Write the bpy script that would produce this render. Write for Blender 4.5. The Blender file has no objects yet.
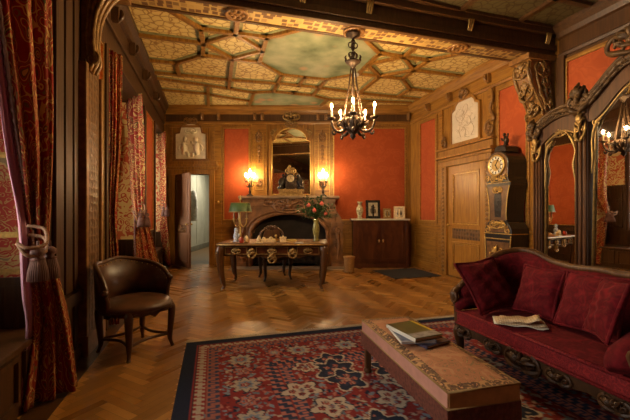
import bpy, math, random
import numpy as np
from mathutils import Vector, Matrix
sc = bpy.context.scene
COL = sc.collection
PI = math.pi
sin, cos, rad = math.sin, math.cos, math.radians
TH = rad(16.117); S_, C_ = sin(TH), cos(TH)

# ------------------------------------------------------------ camera, sky, exposure
H0 = 1.28
cd = bpy.data.cameras.new('camera'); cam_o = bpy.data.objects.new('camera', cd); COL.objects.link(cam_o)
cam_o.location = (0, 0, H0); cam_o.rotation_euler = (PI/2, 0, -TH)
cd.sensor_width = 36; cd.lens = 36*353/630; cd.shift_y = 2/630; cd.clip_start = .05
sc.camera = cam_o
sc.view_settings.view_transform = 'Standard'; sc.view_settings.look = 'None'
sc.view_settings.gamma = 1; sc.view_settings.use_curve_mapping = False
sc.view_settings.exposure = 0.0
sc.cycles.use_denoising = True
sc.cycles.max_bounces = 8; sc.cycles.diffuse_bounces = 4; sc.cycles.glossy_bounces = 4
sc.cycles.sample_clamp_indirect = 6; sc.cycles.sample_clamp_direct = 0
sc.cycles.caustics_reflective = False; sc.cycles.caustics_refractive = False
wd = bpy.data.worlds.new('sky'); sc.world = wd; wd.use_nodes = True
bg = wd.node_tree.nodes['Background']; bg.inputs[0].default_value = (1.0, 0.87, 0.74, 1); bg.inputs[1].default_value = 15.0
WARM = (1.0, 0.56, 0.20)
CHAND, CANDEL, DESKL, HALL = 6400.0, 260.0, 170.0, 60.0

# ------------------------------------------------------------ helpers
def cam(X, Y, z=0.0):
    return Vector((X*C_ + Y*S_, -X*S_ + Y*C_, z))
def fl(px, py, z=0.0):
    Y = 353*(H0-z)/(py-212.0)
    return cam((px-315)/353*Y, Y, z)
def cr(pts, k=6, closed=False):
    P = [Vector(p) for p in pts]; n = len(P); out = []
    rng = range(n if closed else n-1)
    for i in rng:
        if closed: p0, p1, p2, p3 = P[(i-1) % n], P[i], P[(i+1) % n], P[(i+2) % n]
        else: p0, p1, p2, p3 = P[max(i-1, 0)], P[i], P[i+1], P[min(i+2, n-1)]
        for j in range(k):
            t = j/k
            out.append(.5*((2*p1)+(p2-p0)*t+(2*p0-5*p1+4*p2-p3)*t*t+(3*p1-p0-3*p2+p3)*t**3))
    if not closed: out.append(P[-1].copy())
    return out
def lerp(a, b, t): return a+(b-a)*t

class MB:
    def __init__(s): s.V = []; s.F = []; s.S = []; s.I = []
    def add(s, vs, fs, smooth=False, mi=0):
        o = len(s.V); s.V += [tuple(v) for v in vs]
        for f in fs: s.F.append([i+o for i in f]); s.S.append(smooth); s.I.append(mi)
    def mark(s): return len(s.V)
    def xf(s, m, M):
        for i in range(m, len(s.V)): s.V[i] = tuple(M @ Vector(s.V[i]))
        return s
    def box(s, x0, x1, y0, y1, z0, z1, mi=0):
        s.add([(x0,y0,z0),(x1,y0,z0),(x1,y1,z0),(x0,y1,z0),(x0,y0,z1),(x1,y0,z1),(x1,y1,z1),(x0,y1,z1)],
              [(0,3,2,1),(4,5,6,7),(0,1,5,4),(1,2,6,5),(2,3,7,6),(3,0,4,7)], False, mi); return s
    def prism(s, poly, ax, a, b, mi=0, smooth=False):
        n = len(poly); f = {'y': lambda p, d: (p[0], d, p[1]), 'x': lambda p, d: (d, p[0], p[1]), 'z': lambda p, d: (p[0], p[1], d)}[ax]
        vs = [f(p, a) for p in poly]+[f(p, b) for p in poly]
        s.add(vs, [tuple(range(n)), tuple(range(2*n-1, n-1, -1))], False, mi)
        o = len(s.V)-2*n
        for i in range(n):
            s.F.append([o+i, o+n+i, o+n+(i+1) % n, o+(i+1) % n]); s.S.append(smooth); s.I.append(mi)
        return s
    def tube(s, pts, r, n=8, mi=0, sq=None):
        P = [Vector(p) for p in pts]; m = len(P)
        R = r if isinstance(r, (list, tuple)) else [r]*m
        if len(R) != m:
            R = [R[min(int(i/(m-1)*(len(R)-1)), len(R)-2)]*(1-((i/(m-1)*(len(R)-1)) - min(int(i/(m-1)*(len(R)-1)), len(R)-2))) + R[min(int(i/(m-1)*(len(R)-1)), len(R)-2)+1]*((i/(m-1)*(len(R)-1)) - min(int(i/(m-1)*(len(R)-1)), len(R)-2)) for i in range(m)]
        T = [(P[min(i+1, m-1)]-P[max(i-1, 0)]).normalized() for i in range(m)]
        up = Vector((0, 0, 1)) if abs(T[0].z) < .9 else Vector((1, 0, 0))
        N = (up - T[0]*up.dot(T[0])).normalized(); vs = []
        for i in range(m):
            N = (N - T[i]*N.dot(T[i])).normalized(); B = T[i].cross(N)
            for j in range(n):
                a = 2*PI*(j+.5)/n
                vs.append(P[i]+N*(cos(a)*R[i])+B*(sin(a)*R[i]))
        fs = [(i*n+j, i*n+(j+1) % n, (i+1)*n+(j+1) % n, (i+1)*n+j) for i in range(m-1) for j in range(n)]
        s.add(vs, fs, n > 4, mi); o = len(s.V)-len(vs)
        s.F.append([o+j for j in range(n)][::-1]); s.F.append([o+(m-1)*n+j for j in range(n)]); s.S += [False]*2; s.I += [mi]*2
        return s
    def lathe(s, prof, cx=0, cy=0, cz=0, n=16, mi=0, sx=1, sy=1):
        m = len(prof); vs = []
        for (r, z) in prof:
            for j in range(n):
                a = 2*PI*j/n; vs.append((cx+max(r, .0006)*cos(a)*sx, cy+max(r, .0006)*sin(a)*sy, cz+z))
        fs = [(i*n+j, i*n+(j+1) % n, (i+1)*n+(j+1) % n, (i+1)*n+j) for i in range(m-1) for j in range(n)]
        s.add(vs, fs, True, mi); o = len(s.V)-len(vs)
        s.F.append([o+j for j in range(n)][::-1]); s.F.append([o+(m-1)*n+j for j in range(n)]); s.S += [False]*2; s.I += [mi]*2
        return s
    def ball(s, c, r, n=10, mi=0):
        rx, ry, rz = (r, r, r) if not isinstance(r, (tuple, list)) else r
        m = max(4, n//2+1); prof = [(sin(PI*i/m), -cos(PI*i/m)) for i in range(m+1)]
        k = s.mark(); s.lathe(prof, n=n, mi=mi)
        s.xf(k, Matrix.Translation(Vector(c)) @ Matrix.Diagonal((rx, ry, rz, 1))); return s
    def frame(s, x0, x1, z0, z1, w, y0, y1, mi=0):
        s.box(x0, x1, y0, y1, z0, z0+w, mi); s.box(x0, x1, y0, y1, z1-w, z1, mi)
        s.box(x0, x0+w, y0, y1, z0+w, z1-w, mi); s.box(x1-w, x1, y0, y1, z0+w, z1-w, mi); return s
    def scroll(s, cx, y, cz, R, a0, turns, r, sgn=1, mi=0, n=6):
        k = max(8, int(16*abs(turns))); pts = []; rr = []
        for i in range(k+1):
            t = i/k; a = a0+sgn*turns*2*PI*t; q = R*(1-.85*t)
            pts.append((cx+cos(a)*q, y, cz+sin(a)*q)); rr.append(r*(1-.5*t))
        s.tube(pts, rr, n, mi); return s
    def orn(s, cx, y, cz, w, h, r, seed=0, mi=0, n=5):
        """carved acanthus ornament lying in the xz plane"""
        rg = random.Random(seed)
        for sg in (-1, 1):
            s.scroll(cx+sg*w*.27, y, cz-h*.08, w*.22, PI/2, 1.3, r, -sg, mi, n)
            s.scroll(cx+sg*w*.2, y, cz+h*.25, w*.15, -PI/2, 1.2, r*.8, sg, mi, n)
            s.tube(cr([(cx, y, cz-h*.45), (cx+sg*w*.22, y-r, cz-h*.38), (cx+sg*w*.42, y, cz-h*.2), (cx+sg*w*.5, y, cz+h*.1)], 4), [r*.6, r*1.2, r, r*.4], n, mi)
            for q in range(2):
                a = rg.uniform(.2, 1.2)
                s.tube(cr([(cx, y, cz), (cx+sg*w*.2*cos(a), y-r*1.5, cz+h*.3*sin(a)), (cx+sg*w*.42*cos(a), y-r*.5, cz+h*.48*sin(a))], 4), [r*.7, r*1.3, r*.3], n, mi)
        s.ball((cx, y-r*.6, cz), (w*.11, r*1.6, h*.17), 8, mi)
        s.tube(cr([(cx, y, cz), (cx, y-r*1.6, cz+h*.3), (cx, y-r*.3, cz+h*.52)], 4), [r, r*1.5, r*.4], n, mi)
        return s
    def build(s, name, mats, parent=None, loc=None, rotz=0, bev=0, uv=None, sub=0, solid=0):
        me = bpy.data.meshes.new(name); me.from_pydata(s.V, [], s.F)
        for m in (mats if isinstance(mats, (list, tuple)) else [mats]): me.materials.append(m)
        me.polygons.foreach_set('use_smooth', s.S); me.polygons.foreach_set('material_index', s.I)
        if uv:
            L = me.uv_layers.new(name='UVMap'); li = np.zeros(len(me.loops), dtype=np.int32); me.loops.foreach_get('vertex_index', li)
            L.data.foreach_set('uv', np.array(uv, dtype=np.float32)[li].ravel())
        me.update()
        o = bpy.data.objects.new(name, me); COL.objects.link(o)
        if parent: o.parent = parent
        if loc is not None: o.location = loc
        o.rotation_euler.z = rotz
        if bev:
            b = o.modifiers.new('bevel', 'BEVEL'); b.width = bev; b.segments = 2; b.limit_method = 'ANGLE'; b.angle_limit = rad(50)
        if solid:
            b = o.modifiers.new('solid', 'SOLIDIFY'); b.thickness = solid; b.offset = 0
        if sub:
            b = o.modifiers.new('sub', 'SUBSURF'); b.levels = sub; b.render_levels = sub
        return o

def tag(o, label=None, cat=None, group=None, kind=None):
    if label: o['label'] = label
    if cat: o['category'] = cat
    if group: o['group'] = group
    if kind: o['kind'] = kind
    return o
def thing(name, label, cat, loc=(0, 0, 0), rotz=0, group=None):
    o = bpy.data.objects.new(name, None); COL.objects.link(o); o.empty_display_size = .1
    o.location = loc; o.rotation_euler = (0, 0, rotz); return tag(o, label, cat, group)
def struct(name, loc=(0, 0, 0), rotz=0):
    o = bpy.data.objects.new(name, None); COL.objects.link(o); o.location = loc; o.rotation_euler = (0, 0, rotz); o['kind'] = 'structure'; return o
def dup(o, parent=None):
    c = o.copy(); COL.objects.link(c)
    if parent: c.parent = parent
    for ch in list(o.children): dup(ch, c)
    return c

# ------------------------------------------------------------ materials
def new_mat(name):
    m = bpy.data.materials.new(name); m.use_nodes = True; nt = m.node_tree
    return m, nt, nt.nodes['Principled BSDF'], nt.nodes.new, nt.links.new
def ramp(nt, stops, interp='LINEAR'):
    r = nt.nodes.new('ShaderNodeValToRGB'); e = r.color_ramp; e.interpolation = interp
    while len(e.elements) < len(stops): e.elements.new(.5)
    for q, (p, c) in zip(e.elements, stops): q.position = p; q.color = (*c, 1)
    return r
def coords(nt, kind='Object', scale=(1, 1, 1)):
    t = nt.nodes.new('ShaderNodeTexCoord'); mp = nt.nodes.new('ShaderNodeMapping'); mp.inputs['Scale'].default_value = scale
    nt.links.new(t.outputs[kind], mp.inputs[0]); return mp.outputs[0]
def wood(name, a, b, rough=.38, grain=(30, 30, 2.5), bump=.12, spec=.5):
    m, nt, p, N, L = new_mat(name); v = coords(nt, 'Object', grain)
    n = N('ShaderNodeTexNoise'); n.inputs['Scale'].default_value = 1.0; n.inputs['Detail'].default_value = 5; n.inputs['Distortion'].default_value = .8
    L(v, n.inputs['Vector']); r = ramp(nt, [(.3, a), (.7, b)]); L(n.outputs[0], r.inputs[0]); L(r.outputs[0], p.inputs['Base Color'])
    p.inputs['Roughness'].default_value = rough; p.inputs['Specular IOR Level'].default_value = spec
    bp = N('ShaderNodeBump'); bp.inputs['Strength'].default_value = bump; bp.inputs['Distance'].default_value = .01; L(n.outputs[0], bp.inputs['Height']); L(bp.outputs[0], p.inputs['Normal'])
    return m
def plain(name, c, rough=.5, metal=0, var=.25, scale=12, bump=0, spec=.5):
    m, nt, p, N, L = new_mat(name); v = coords(nt, 'Object')
    n = N('ShaderNodeTexNoise'); n.inputs['Scale'].default_value = scale; n.inputs['Detail'].default_value = 4; L(v, n.inputs['Vector'])
    r = ramp(nt, [(.3, tuple(x*(1-var) for x in c)), (.7, tuple(min(1, x*(1+var)) for x in c))]); L(n.outputs[0], r.inputs[0]); L(r.outputs[0], p.inputs['Base Color'])
    p.inputs['Roughness'].default_value = rough; p.inputs['Metallic'].default_value = metal; p.inputs['Specular IOR Level'].default_value = spec
    if bump:
        bp = N('ShaderNodeBump'); bp.inputs['Strength'].default_value = bump; bp.inputs['Distance'].default_value = .01; L(n.outputs[0], bp.inputs['Height']); L(bp.outputs[0], p.inputs['Normal'])
    return m
def fabric(name, stops, scale=7, dist=.5, kind='UV', rough=.8, translucent=0, interp='CONSTANT', sheen=0, bump=.3, vscale=(1, 1, 1)):
    """woven scrolling pattern: noise-distorted voronoi rings"""
    m, nt, p, N, L = new_mat(name); v = coords(nt, kind, vscale)
    n = N('ShaderNodeTexNoise'); n.inputs['Scale'].default_value = scale*.55; n.inputs['Detail'].default_value = 2; L(v, n.inputs['Vector'])
    mx = N('ShaderNodeMix'); mx.data_type = 'RGBA'; mx.blend_type = 'LINEAR_LIGHT'; mx.inputs[0].default_value = dist*.25
    L(v, mx.inputs[6]); L(n.outputs['Color'], mx.inputs[7])
    vo = N('ShaderNodeTexVoronoi'); vo.inputs['Scale'].default_value = scale; L(mx.outputs[2], vo.inputs['Vector'])
    w = N('ShaderNodeMath'); w.operation = 'MULTIPLY'; w.inputs[1].default_value = 1.15; L(vo.outputs['Distance'], w.inputs[0])
    r = ramp(nt, stops, interp); L(w.outputs[0], r.inputs[0]); L(r.outputs[0], p.inputs['Base Color'])
    p.inputs['Roughness'].default_value = rough; p.inputs['Specular IOR Level'].default_value = .2
    if sheen: p.inputs['Sheen Weight'].default_value = sheen; p.inputs['Sheen Roughness'].default_value = .4
    if bump:
        bp = N('ShaderNodeBump'); bp.inputs['Strength'].default_value = bump; bp.inputs['Distance'].default_value = .004; L(w.outputs[0], bp.inputs['Height']); L(bp.outputs[0], p.inputs['Normal'])
    if translucent:
        t = N('ShaderNodeBsdfTranslucent'); L(r.outputs[0], t.inputs[0]); ms = N('ShaderNodeMixShader'); ms.inputs[0].default_value = translucent
        L(p.outputs[0], ms.inputs[1]); L(t.outputs[0], ms.inputs[2]); L(ms.outputs[0], nt.nodes['Material Output'].inputs[0])
    return m
def glow(name, c, s):
    m, nt, p, N, L = new_mat(name); e = N('ShaderNodeEmission'); e.inputs[0].default_value = (*c, 1); e.inputs[1].default_value = s
    L(e.outputs[0], nt.nodes['Material Output'].inputs[0]); return m

OAK = wood('oak', (.17, .066, .0095), (.37, .17, .026), .38)
OAKH = wood('oak_horizontal', (.17, .066, .0095), (.37, .17, .026), .38, (2.5, 30, 30))
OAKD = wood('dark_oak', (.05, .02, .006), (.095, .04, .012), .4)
CARVE = wood('carved_oak', (.13, .055, .012), (.27, .125, .03), .4, (14, 14, 14))
MAHO = wood('mahogany', (.05, .014, .006), (.11, .032, .011), .26, (8, 8, 3))
WALN = wood('walnut', (.05, .019, .006), (.105, .042, .013), .32)
CRESTW = wood('gilded_walnut', (.035, .017, .006), (.12, .062, .022), .5, (14, 14, 14), spec=.3)
APRON = wood('dark_carved_walnut', (.026, .011, .004), (.07, .03, .011), .5, (14, 14, 14), spec=.3)
WARDW = wood('wardrobe_wood', (.045, .017, .006), (.10, .038, .012), .5, spec=.22)
BLACKW = wood('ebonised', (.012, .008, .006), (.03, .018, .012), .3)
CGILT = wood('part_gilt_carving', (.10, .045, .012), (.32, .18, .05), .42, (20, 20, 20))
MARQ = wood('marquetry', (.085, .035, .012), (.20, .095, .032), .3, (9, 9, 9))
GILT = plain('gilt', (.55, .34, .10), .38, .85, .3, 30)
GILTD = plain('dull_gilt', (.33, .20, .065), .42, .6, .35, 25)
BRONZE = plain('bronze', (.05, .028, .015), .45, .6, .4, 30)
RED = fabric('red_damask', [(0, (.46, .098, .026)), (.42, (.36, .068, .018)), (.5, (.42, .085, .022)), (.75, (.36, .066, .017))], 5.5, .9, 'Object', .7, 0, 'LINEAR', 0, .12)
CREAMD = fabric('cream_damask', [(0, (.46, .09, .045)), (.16, (.66, .50, .24)), (.34, (.46, .09, .045)), (.52, (.66, .50, .24)), (.80, (.5, .14, .06))], 6, 1.3, 'Object', .7)
TAPES = fabric('tapestry_field', [(0, (.55, .36, .13)), (.2, (.42, .05, .03)), (.42, (.52, .33, .12)), (.5, (.42, .05, .03)), (.78, (.5, .3, .1))], 9, 1.6, 'Object', .7)
TAPEB = fabric('tapestry_border', [(0, (.40, .09, .045)), (.15, (.5, .33, .12)), (.45, (.42, .07, .04)), (.6, (.55, .38, .15)), (.8, (.28, .2, .1))], 9, 1.2, 'Object', .7)
CURT = fabric('curtain_damask', [(0, (.60, .39, .12)), (.09, (.30, .032, .016)), (.17, (.58, .37, .115)), (.24, (.12, .10, .035)), (.31, (.33, .03, .016)), (.40, (.60, .39, .12)), (.46, (.29, .028, .015)), (.56, (.20, .15, .05)), (.61, (.32, .03, .016)), (.70, (.58, .37, .115)), (.78, (.30, .03, .016))], 6.2, 1.7, 'UV', .75, .22, vscale=(1.25, .8, 1))
LINING = fabric('mauve_lining', [(0, (.50, .26, .33)), (1, (.56, .30, .38))], 3, .2, 'UV', .6, .25, 'LINEAR', 0, 0)
CORD = plain('tassel_cord', (.24, .125, .065), .8, 0, .5, 120)
TASS = wood('tassel_thread', (.07, .025, .02), (.17, .075, .05), .8, (160, 160, 3))
VELVET = fabric('burgundy_velvet', [(0, (.13, .005, .008)), (.5, (.075, .0028, .005)), (1, (.15, .006, .010))], 11, 1.3, 'Object', .9, 0, 'LINEAR', 0, .5)
VELVETP = fabric('patterned_velvet', [(0, (.20, .014, .014)), (.22, (.08, .004, .006)), (.45, (.20, .014, .014)), (.6, (.10, .005, .008)), (.85, (.22, .015, .015))], 16, 1.5, 'Object', .7, 0, 'LINEAR', 0, .4)
LEATHER = plain('brown_leather', (.085, .036, .017), .36, 0, .5, 9, .15)
STONE = plain('brown_marble', (.22, .10, .038), .4, 0, .45, 7, .1)
STONEL = plain('mantel_shelf_stone', (.30, .20, .12), .35, 0, .3, 5)
SOOT = plain('soot', (.022, .014, .009), .9, 0, .4, 8)
WHITEM = plain('white_marble', (.62, .55, .45), .25, 0, .12, 6)
PLASTER = plain('relief_plaster', (.76, .66, .48), .7, 0, .12, 10)
BRASS = plain('brass', (.60, .40, .13), .3, .9, .15, 20)
BLUEW = plain('blue_white_china', (.35, .38, .46), .25, 0, .6, 60)
PAPER = plain('paper', (.62, .56, .46), .8, 0, .1, 20)
IVORY = plain('ivory', (.62, .46, .24), .5, 0, .3, 40)
WAX = plain('candle_sleeve', (.50, .38, .22), .5, 0, .06, 10)
GREENL = plain('green_lampshade', (.05, .085, .02), .6, 0, .25, 40)
LEAF = plain('leaf_green', (.035, .075, .018), .5, 0, .5, 15)
ROSE = plain('coral_rose', (.55, .10, .07), .6, 0, .25, 15)
WICK = wood('wicker', (.24, .12, .04), (.42, .23, .08), .6, (60, 60, 60), .5)
MATD = plain('dark_mat', (.022, .021, .022), .95, 0, .4, 60)
HALLW = plain('hall_wall', (.38, .36, .28), .8, 0, .1, 3)
BLACK = plain('black_lacquer', (.02, .015, .012), .25, 0, .3, 10)
def mirror_mat():
    m, nt, p, N, L = new_mat('mirror_glass'); p.inputs['Base Color'].default_value = (.86, .84, .78, 1); p.inputs['Metallic'].default_value = 1; p.inputs['Roughness'].default_value = .015; return m
MIRR = mirror_mat()
def pane_mat():
    m, nt, p, N, L = new_mat('window_pane'); t = N('ShaderNodeBsdfTransparent'); t.inputs[0].default_value = (.93, .95, .95, 1); g = N('ShaderNodeBsdfGlossy'); g.inputs['Roughness'].default_value = .02
    f = N('ShaderNodeFresnel'); f.inputs[0].default_value = 1.45; ms = N('ShaderNodeMixShader'); L(f.outputs[0], ms.inputs[0]); L(t.outputs[0], ms.inputs[1]); L(g.outputs[0], ms.inputs[2]); L(ms.outputs[0], nt.nodes['Material Output'].inputs[0]); return m
PANE = pane_mat()
def parquet_mat():
    m, nt, p, N, L = new_mat('parquet'); a = N('ShaderNodeAttribute'); a.attribute_name = 'plank'; v = coords(nt, 'Object', (9, 9, 9))
    n = N('ShaderNodeTexNoise'); n.inputs['Scale'].default_value = 1.5; n.inputs['Detail'].default_value = 6; L(v, n.inputs['Vector'])
    sp = N('ShaderNodeSeparateColor'); L(a.outputs['Color'], sp.inputs[0])
    ad = N('ShaderNodeMath'); ad.operation = 'MULTIPLY_ADD'; ad.inputs[1].default_value = .4; L(n.outputs[0], ad.inputs[0]); L(sp.outputs[0], ad.inputs[2])
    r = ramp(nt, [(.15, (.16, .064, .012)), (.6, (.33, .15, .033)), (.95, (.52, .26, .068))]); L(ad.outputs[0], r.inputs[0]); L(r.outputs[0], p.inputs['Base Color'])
    q = N('ShaderNodeMapRange'); q.inputs[3].default_value = .24; q.inputs[4].default_value = .42; L(sp.outputs[1], q.inputs[0]); L(q.outputs[0], p.inputs['Roughness'])
    return m
PARQ = parquet_mat()
def panel_mat(name='ceiling_gold_panel', k=1.0):
    m, nt, p, N, L = new_mat(name); v = coords(nt, 'Object', (1, 1, 1))
    n = N('ShaderNodeTexNoise'); n.inputs['Scale'].default_value = 5; L(v, n.inputs['Vector'])
    mx = N('ShaderNodeMix'); mx.data_type = 'RGBA'; mx.blend_type = 'LINEAR_LIGHT'; mx.inputs[0].default_value = .06; L(v, mx.inputs[6]); L(n.outputs['Color'], mx.inputs[7])
    vo = N('ShaderNodeTexVoronoi'); vo.feature = 'DISTANCE_TO_EDGE'; vo.inputs['Scale'].default_value = 9; L(mx.outputs[2], vo.inputs['Vector'])
    r = ramp(nt, [(.0, (.34, .17, .045)), (.045, (.44, .26, .075)), (.085, (.70, .52, .19)), (.5, (.76, .58, .24))])
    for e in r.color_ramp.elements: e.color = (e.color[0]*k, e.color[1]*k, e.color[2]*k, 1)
    L(vo.outputs['Distance'], r.inputs[0]); L(r.outputs[0], p.inputs['Base Color'])
    p.inputs['Roughness'].default_value = .55; return m
CPANEL = panel_mat(); CPANEL_SHADE = panel_mat('ceiling_shade_panel', .14)  # second copy multiplied down: shade of the near ceiling put into its colour
def fresco_mat():
    m, nt, p, N, L = new_mat('painted_ceiling_sky'); v = coords(nt, 'Object')
    n = N('ShaderNodeTexNoise'); n.inputs['Scale'].default_value = 2.2; n.inputs['Detail'].default_value = 5; L(v, n.inputs['Vector'])
    r = ramp(nt, [(.32, (.11, .14, .06)), (.5, (.25, .28, .15)), (.66, (.40, .38, .22))]); L(n.outputs[0], r.inputs[0])
    vo = N('ShaderNodeTexVoronoi'); vo.inputs['Scale'].default_value = 2.1; L(v, vo.inputs['Vector'])
    r2 = ramp(nt, [(.0, (1, 1, 1)), (.14, (.8, .8, .8)), (.25, (0, 0, 0))]); L(vo.outputs['Distance'], r2.inputs[0])
    mx = N('ShaderNodeMix'); mx.data_type = 'RGBA'; L(r2.outputs[0], mx.inputs[0]); L(r.outputs[0], mx.inputs[6]); mx.inputs[7].default_value = (.52, .27, .13, 1)
    L(mx.outputs[2], p.inputs['Base Color']); p.inputs['Roughness'].default_value = .6; return m
FRESCO = fresco_mat()
CBORD = plain('ceiling_green_border', (.28, .27, .12), .6, 0, .25, 20)
def fret_mat():
    m, nt, p, N, L = new_mat('gilded_fretwork'); v = coords(nt, 'Object', (1, 1, 1))
    vo = N('ShaderNodeTexVoronoi'); vo.inputs['Scale'].default_value = 13; vo.distance = 'CHEBYCHEV'; vo.inputs['Randomness'].default_value = .35; L(v, vo.inputs['Vector'])
    r = ramp(nt, [(.0, (.11, .045, .015)), (.35, (.13, .055, .018)), (.41, (.42, .27, .085)), (.6, (.46, .31, .10))]); L(vo.outputs['Distance'], r.inputs[0]); L(r.outputs[0], p.inputs['Base Color']); p.inputs['Roughness'].default_value = .45; return m
FRET = fret_mat()
def strap_mat():
    m, nt, p, N, L = new_mat('strapwork'); v = coords(nt, 'Object', (1, 1, 1))
    vo = N('ShaderNodeTexVoronoi'); vo.inputs['Scale'].default_value = 13; vo.inputs['Randomness'].default_value = .3; L(v, vo.inputs['Vector'])
    r = ramp(nt, [(.0, (.20, .12, .04)), (.2, (.17, .09, .028)), (.3, (.03, .012, .005)), (.5, (.13, .062, .02))]); L(vo.outputs['Distance'], r.inputs[0]); L(r.outputs[0], p.inputs['Base Color']); p.inputs['Roughness'].default_value = .4
    bp = N('ShaderNodeBump'); bp.inputs['Strength'].default_value = .6; bp.inputs['Distance'].default_value = .02; L(vo.outputs['Distance'], bp.inputs['Height']); L(bp.outputs[0], p.inputs['Normal']); return m
STRAP = strap_mat()
ENGR = plain('drawing_paper', (.60, .50, .38), .7, 0, .10, 5)

# ============================================================ THE SETTING
CZ = 3.84                       # ceiling height
BY = 8.55                       # camera-frame depth of the (skewed) end wall
WBL = cam(0, BY); RB = -TH
def ub(c): return (BY - c*S_)/C_

# ---- floor: herringbone parquet, one plank = one face with a random tone and directional sheen painted in
def floor():
    rg = np.random.RandomState(3); Lp, Wp = .32, .064; V = []; F = []; colr = []
    def plank(cx, cy, ang, d):
        c, s = math.cos(ang), math.sin(ang); hx, hy = Lp/2-.0012, Wp/2-.0012; o = len(V)
        for (x, y) in ((-hx, -hy), (hx, -hy), (hx, hy), (-hx, hy)): V.append((cx+c*x-s*y, cy+s*x+c*y, 0))
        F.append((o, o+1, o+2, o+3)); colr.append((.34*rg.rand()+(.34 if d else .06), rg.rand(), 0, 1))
    a = PI/4; R = Matrix.Rotation(a-PI/4+PI/4, 2)
    n = int(Lp/Wp)
    for i in range(-135, 210):
        for j in range(-32, 44):
            # herringbone lattice: pairs of perpendicular planks
            bx = i*Wp + j*Lp*1.0; by = i*Wp - j*Lp*1.0
            p1 = R @ Vector((bx+Lp/2, by+Wp/2)); p2 = R @ Vector((bx+Wp/2+0, by+Wp+Lp/2))
            for (p, q, d) in ((p1, a, 0), (p2, a+PI/2, 1)):
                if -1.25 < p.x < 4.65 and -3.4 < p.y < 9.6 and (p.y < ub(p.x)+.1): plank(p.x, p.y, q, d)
    me = bpy.data.meshes.new('floor'); me.from_pydata(V, [], F)
    at = me.color_attributes.new('plank', 'FLOAT_COLOR', 'CORNER')
    at.data.foreach_set('color', np.repeat(np.array(colr, dtype=np.float32), 4, axis=0).ravel())
    me.materials.append(PARQ); f = bpy.data.objects.new('floor', me); COL.objects.link(f); f['kind'] = 'structure'
    m = MB(); m.box(-1.3, 4.75, -3.5, 9.7, -.12, -.002); m.build('floor_base', WALN, f)
    m = MB(); m.box(-1.15, -.98, -3.4, 9.3, -.001, .003); m.build('floor_border', OAKD, f)
floor()

# ---- ceiling with its ribs
def rib(mb, p, q, w, z0, z1, off=(0, 0)):
    p = Vector(p)+Vector(off); q = Vector(q)+Vector(off)
    for _ in range(2):                                    # keep ribs in front of the end wall and its cornice
        p, q = q, p
        lim = lambda v: ub(v.x)-.12-v.y
        if lim(p) < 0 and lim(q) < 0: return
        if lim(q) < 0: q = p.lerp(q, lim(p)/(lim(p)-lim(q)))
    d = (q-p).normalized(); n = Vector((-d.y, d.x))*w/2; e = d*(w*.35); P = [p-e-n, q+e-n, q+e+n, p-e+n]
    mb.add([(v.x, v.y, z) for z in (z0, z1) for v in P], [(0, 3, 2, 1), (4, 5, 6, 7), (0, 1, 5, 4), (1, 2, 6, 5), (2, 3, 7, 6), (3, 0, 4, 7)])
QUAD = [((.9, 0), (.9, .44)), ((.9, .44), (.43, .86)), ((.43, .86), (0, .86)), ((1.34, .43), (1.79, 0)), ((1.34, .43), (.9, 0)),
        ((1.34, .43), (.9, .44)), ((1.34, .43), (1.81, .43)), ((1.79, 0), (1.81, .43)), ((1.81, .43), (2.25, .88)), ((2.25, .88), (2.75, .88)),
        ((1.79, 0), (2.75, 0)), ((1.34, .43), (1.34, 1.41)), ((2.25, .88), (2.25, 1.41)), ((2.75, 1.41), (1.34, 1.41)),
        ((1.34, 1.41), (.43, 1.34)), ((.43, .86), (.43, 1.41)), ((.43, 1.32), (0, 1.32)), ((0, .86), (0, 1.32))]
FAR = [((2.75, 1.69), (1.34, 1.9)), ((1.34, 1.41), (1.34, 1.9)), ((1.34, 1.9), (.85, 2.0)), ((.85, 2.0), (.43, 1.82)), ((.43, 1.41), (.43, 1.82)), ((.43, 1.82), (0, 1.82)),
       ((1.75, 1.84), (1.75, 3.3)), ((.82, 2.0), (.82, 3.0)), ((2.75, 2.36), (1.75, 2.36)), ((1.75, 2.4), (.82, 2.62))]
ce = MB(); ce.box(-1.25, 4.7, -3.5, 9.6, CZ, CZ+.12); ceil_o = ce.build('ceiling', CPANEL); ceil_o['kind'] = 'structure'
r1 = MB(); r2 = MB(); r3 = MB(); r3.box(-1.25, 4.7, -3.4, 3.9, CZ-.006, CZ-.002); nr = MB(); nr.box(-1.15, 4.6, -3.4, 3.81, CZ-.012, CZ-.006); nr.build('shade_toned_ceiling_panel', CPANEL_SHADE, ceil_o)  # near ceiling: panel darkened in colour to stand for shade
for (oy, ss) in ((5.56, (1, -1)), (2.34, (1, -1))):
    for sx in (1, -1):
        for sy in ss:
            for (p, q) in QUAD:
                if (sy < 0 and p[1] == q[1] == 0) or (sx < 0 and p[0] == q[0] == 0): continue
                for (mb, w, z0, z1) in ((r1, .062, CZ-.05, CZ), (r2, .17, CZ-.008, CZ+.002)) if oy > 4 else ((r3, .062, CZ-.05, CZ-.001),):
                    rib(mb, (p[0]*sx, p[1]*sy), (q[0]*sx, q[1]*sy), w, z0, z1, (1.65, oy))
for sx in (1, -1):
    for (p, q) in FAR:
        for (mb, w, z0, z1) in ((r1, .062, CZ-.05, CZ), (r2, .17, CZ-.008, CZ+.002)):
            rib(mb, (p[0]*sx, p[1]), (q[0]*sx, q[1]), w, z0, z1, (1.65, 5.56))
r1.build('ceiling_rib', OAK, ceil_o); r3.build('shade_toned_ceiling_rib', OAKD, ceil_o); r2.build('panel_border', CBORD, ceil_o)  # near ribs get the darker oak as painted shade
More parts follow.
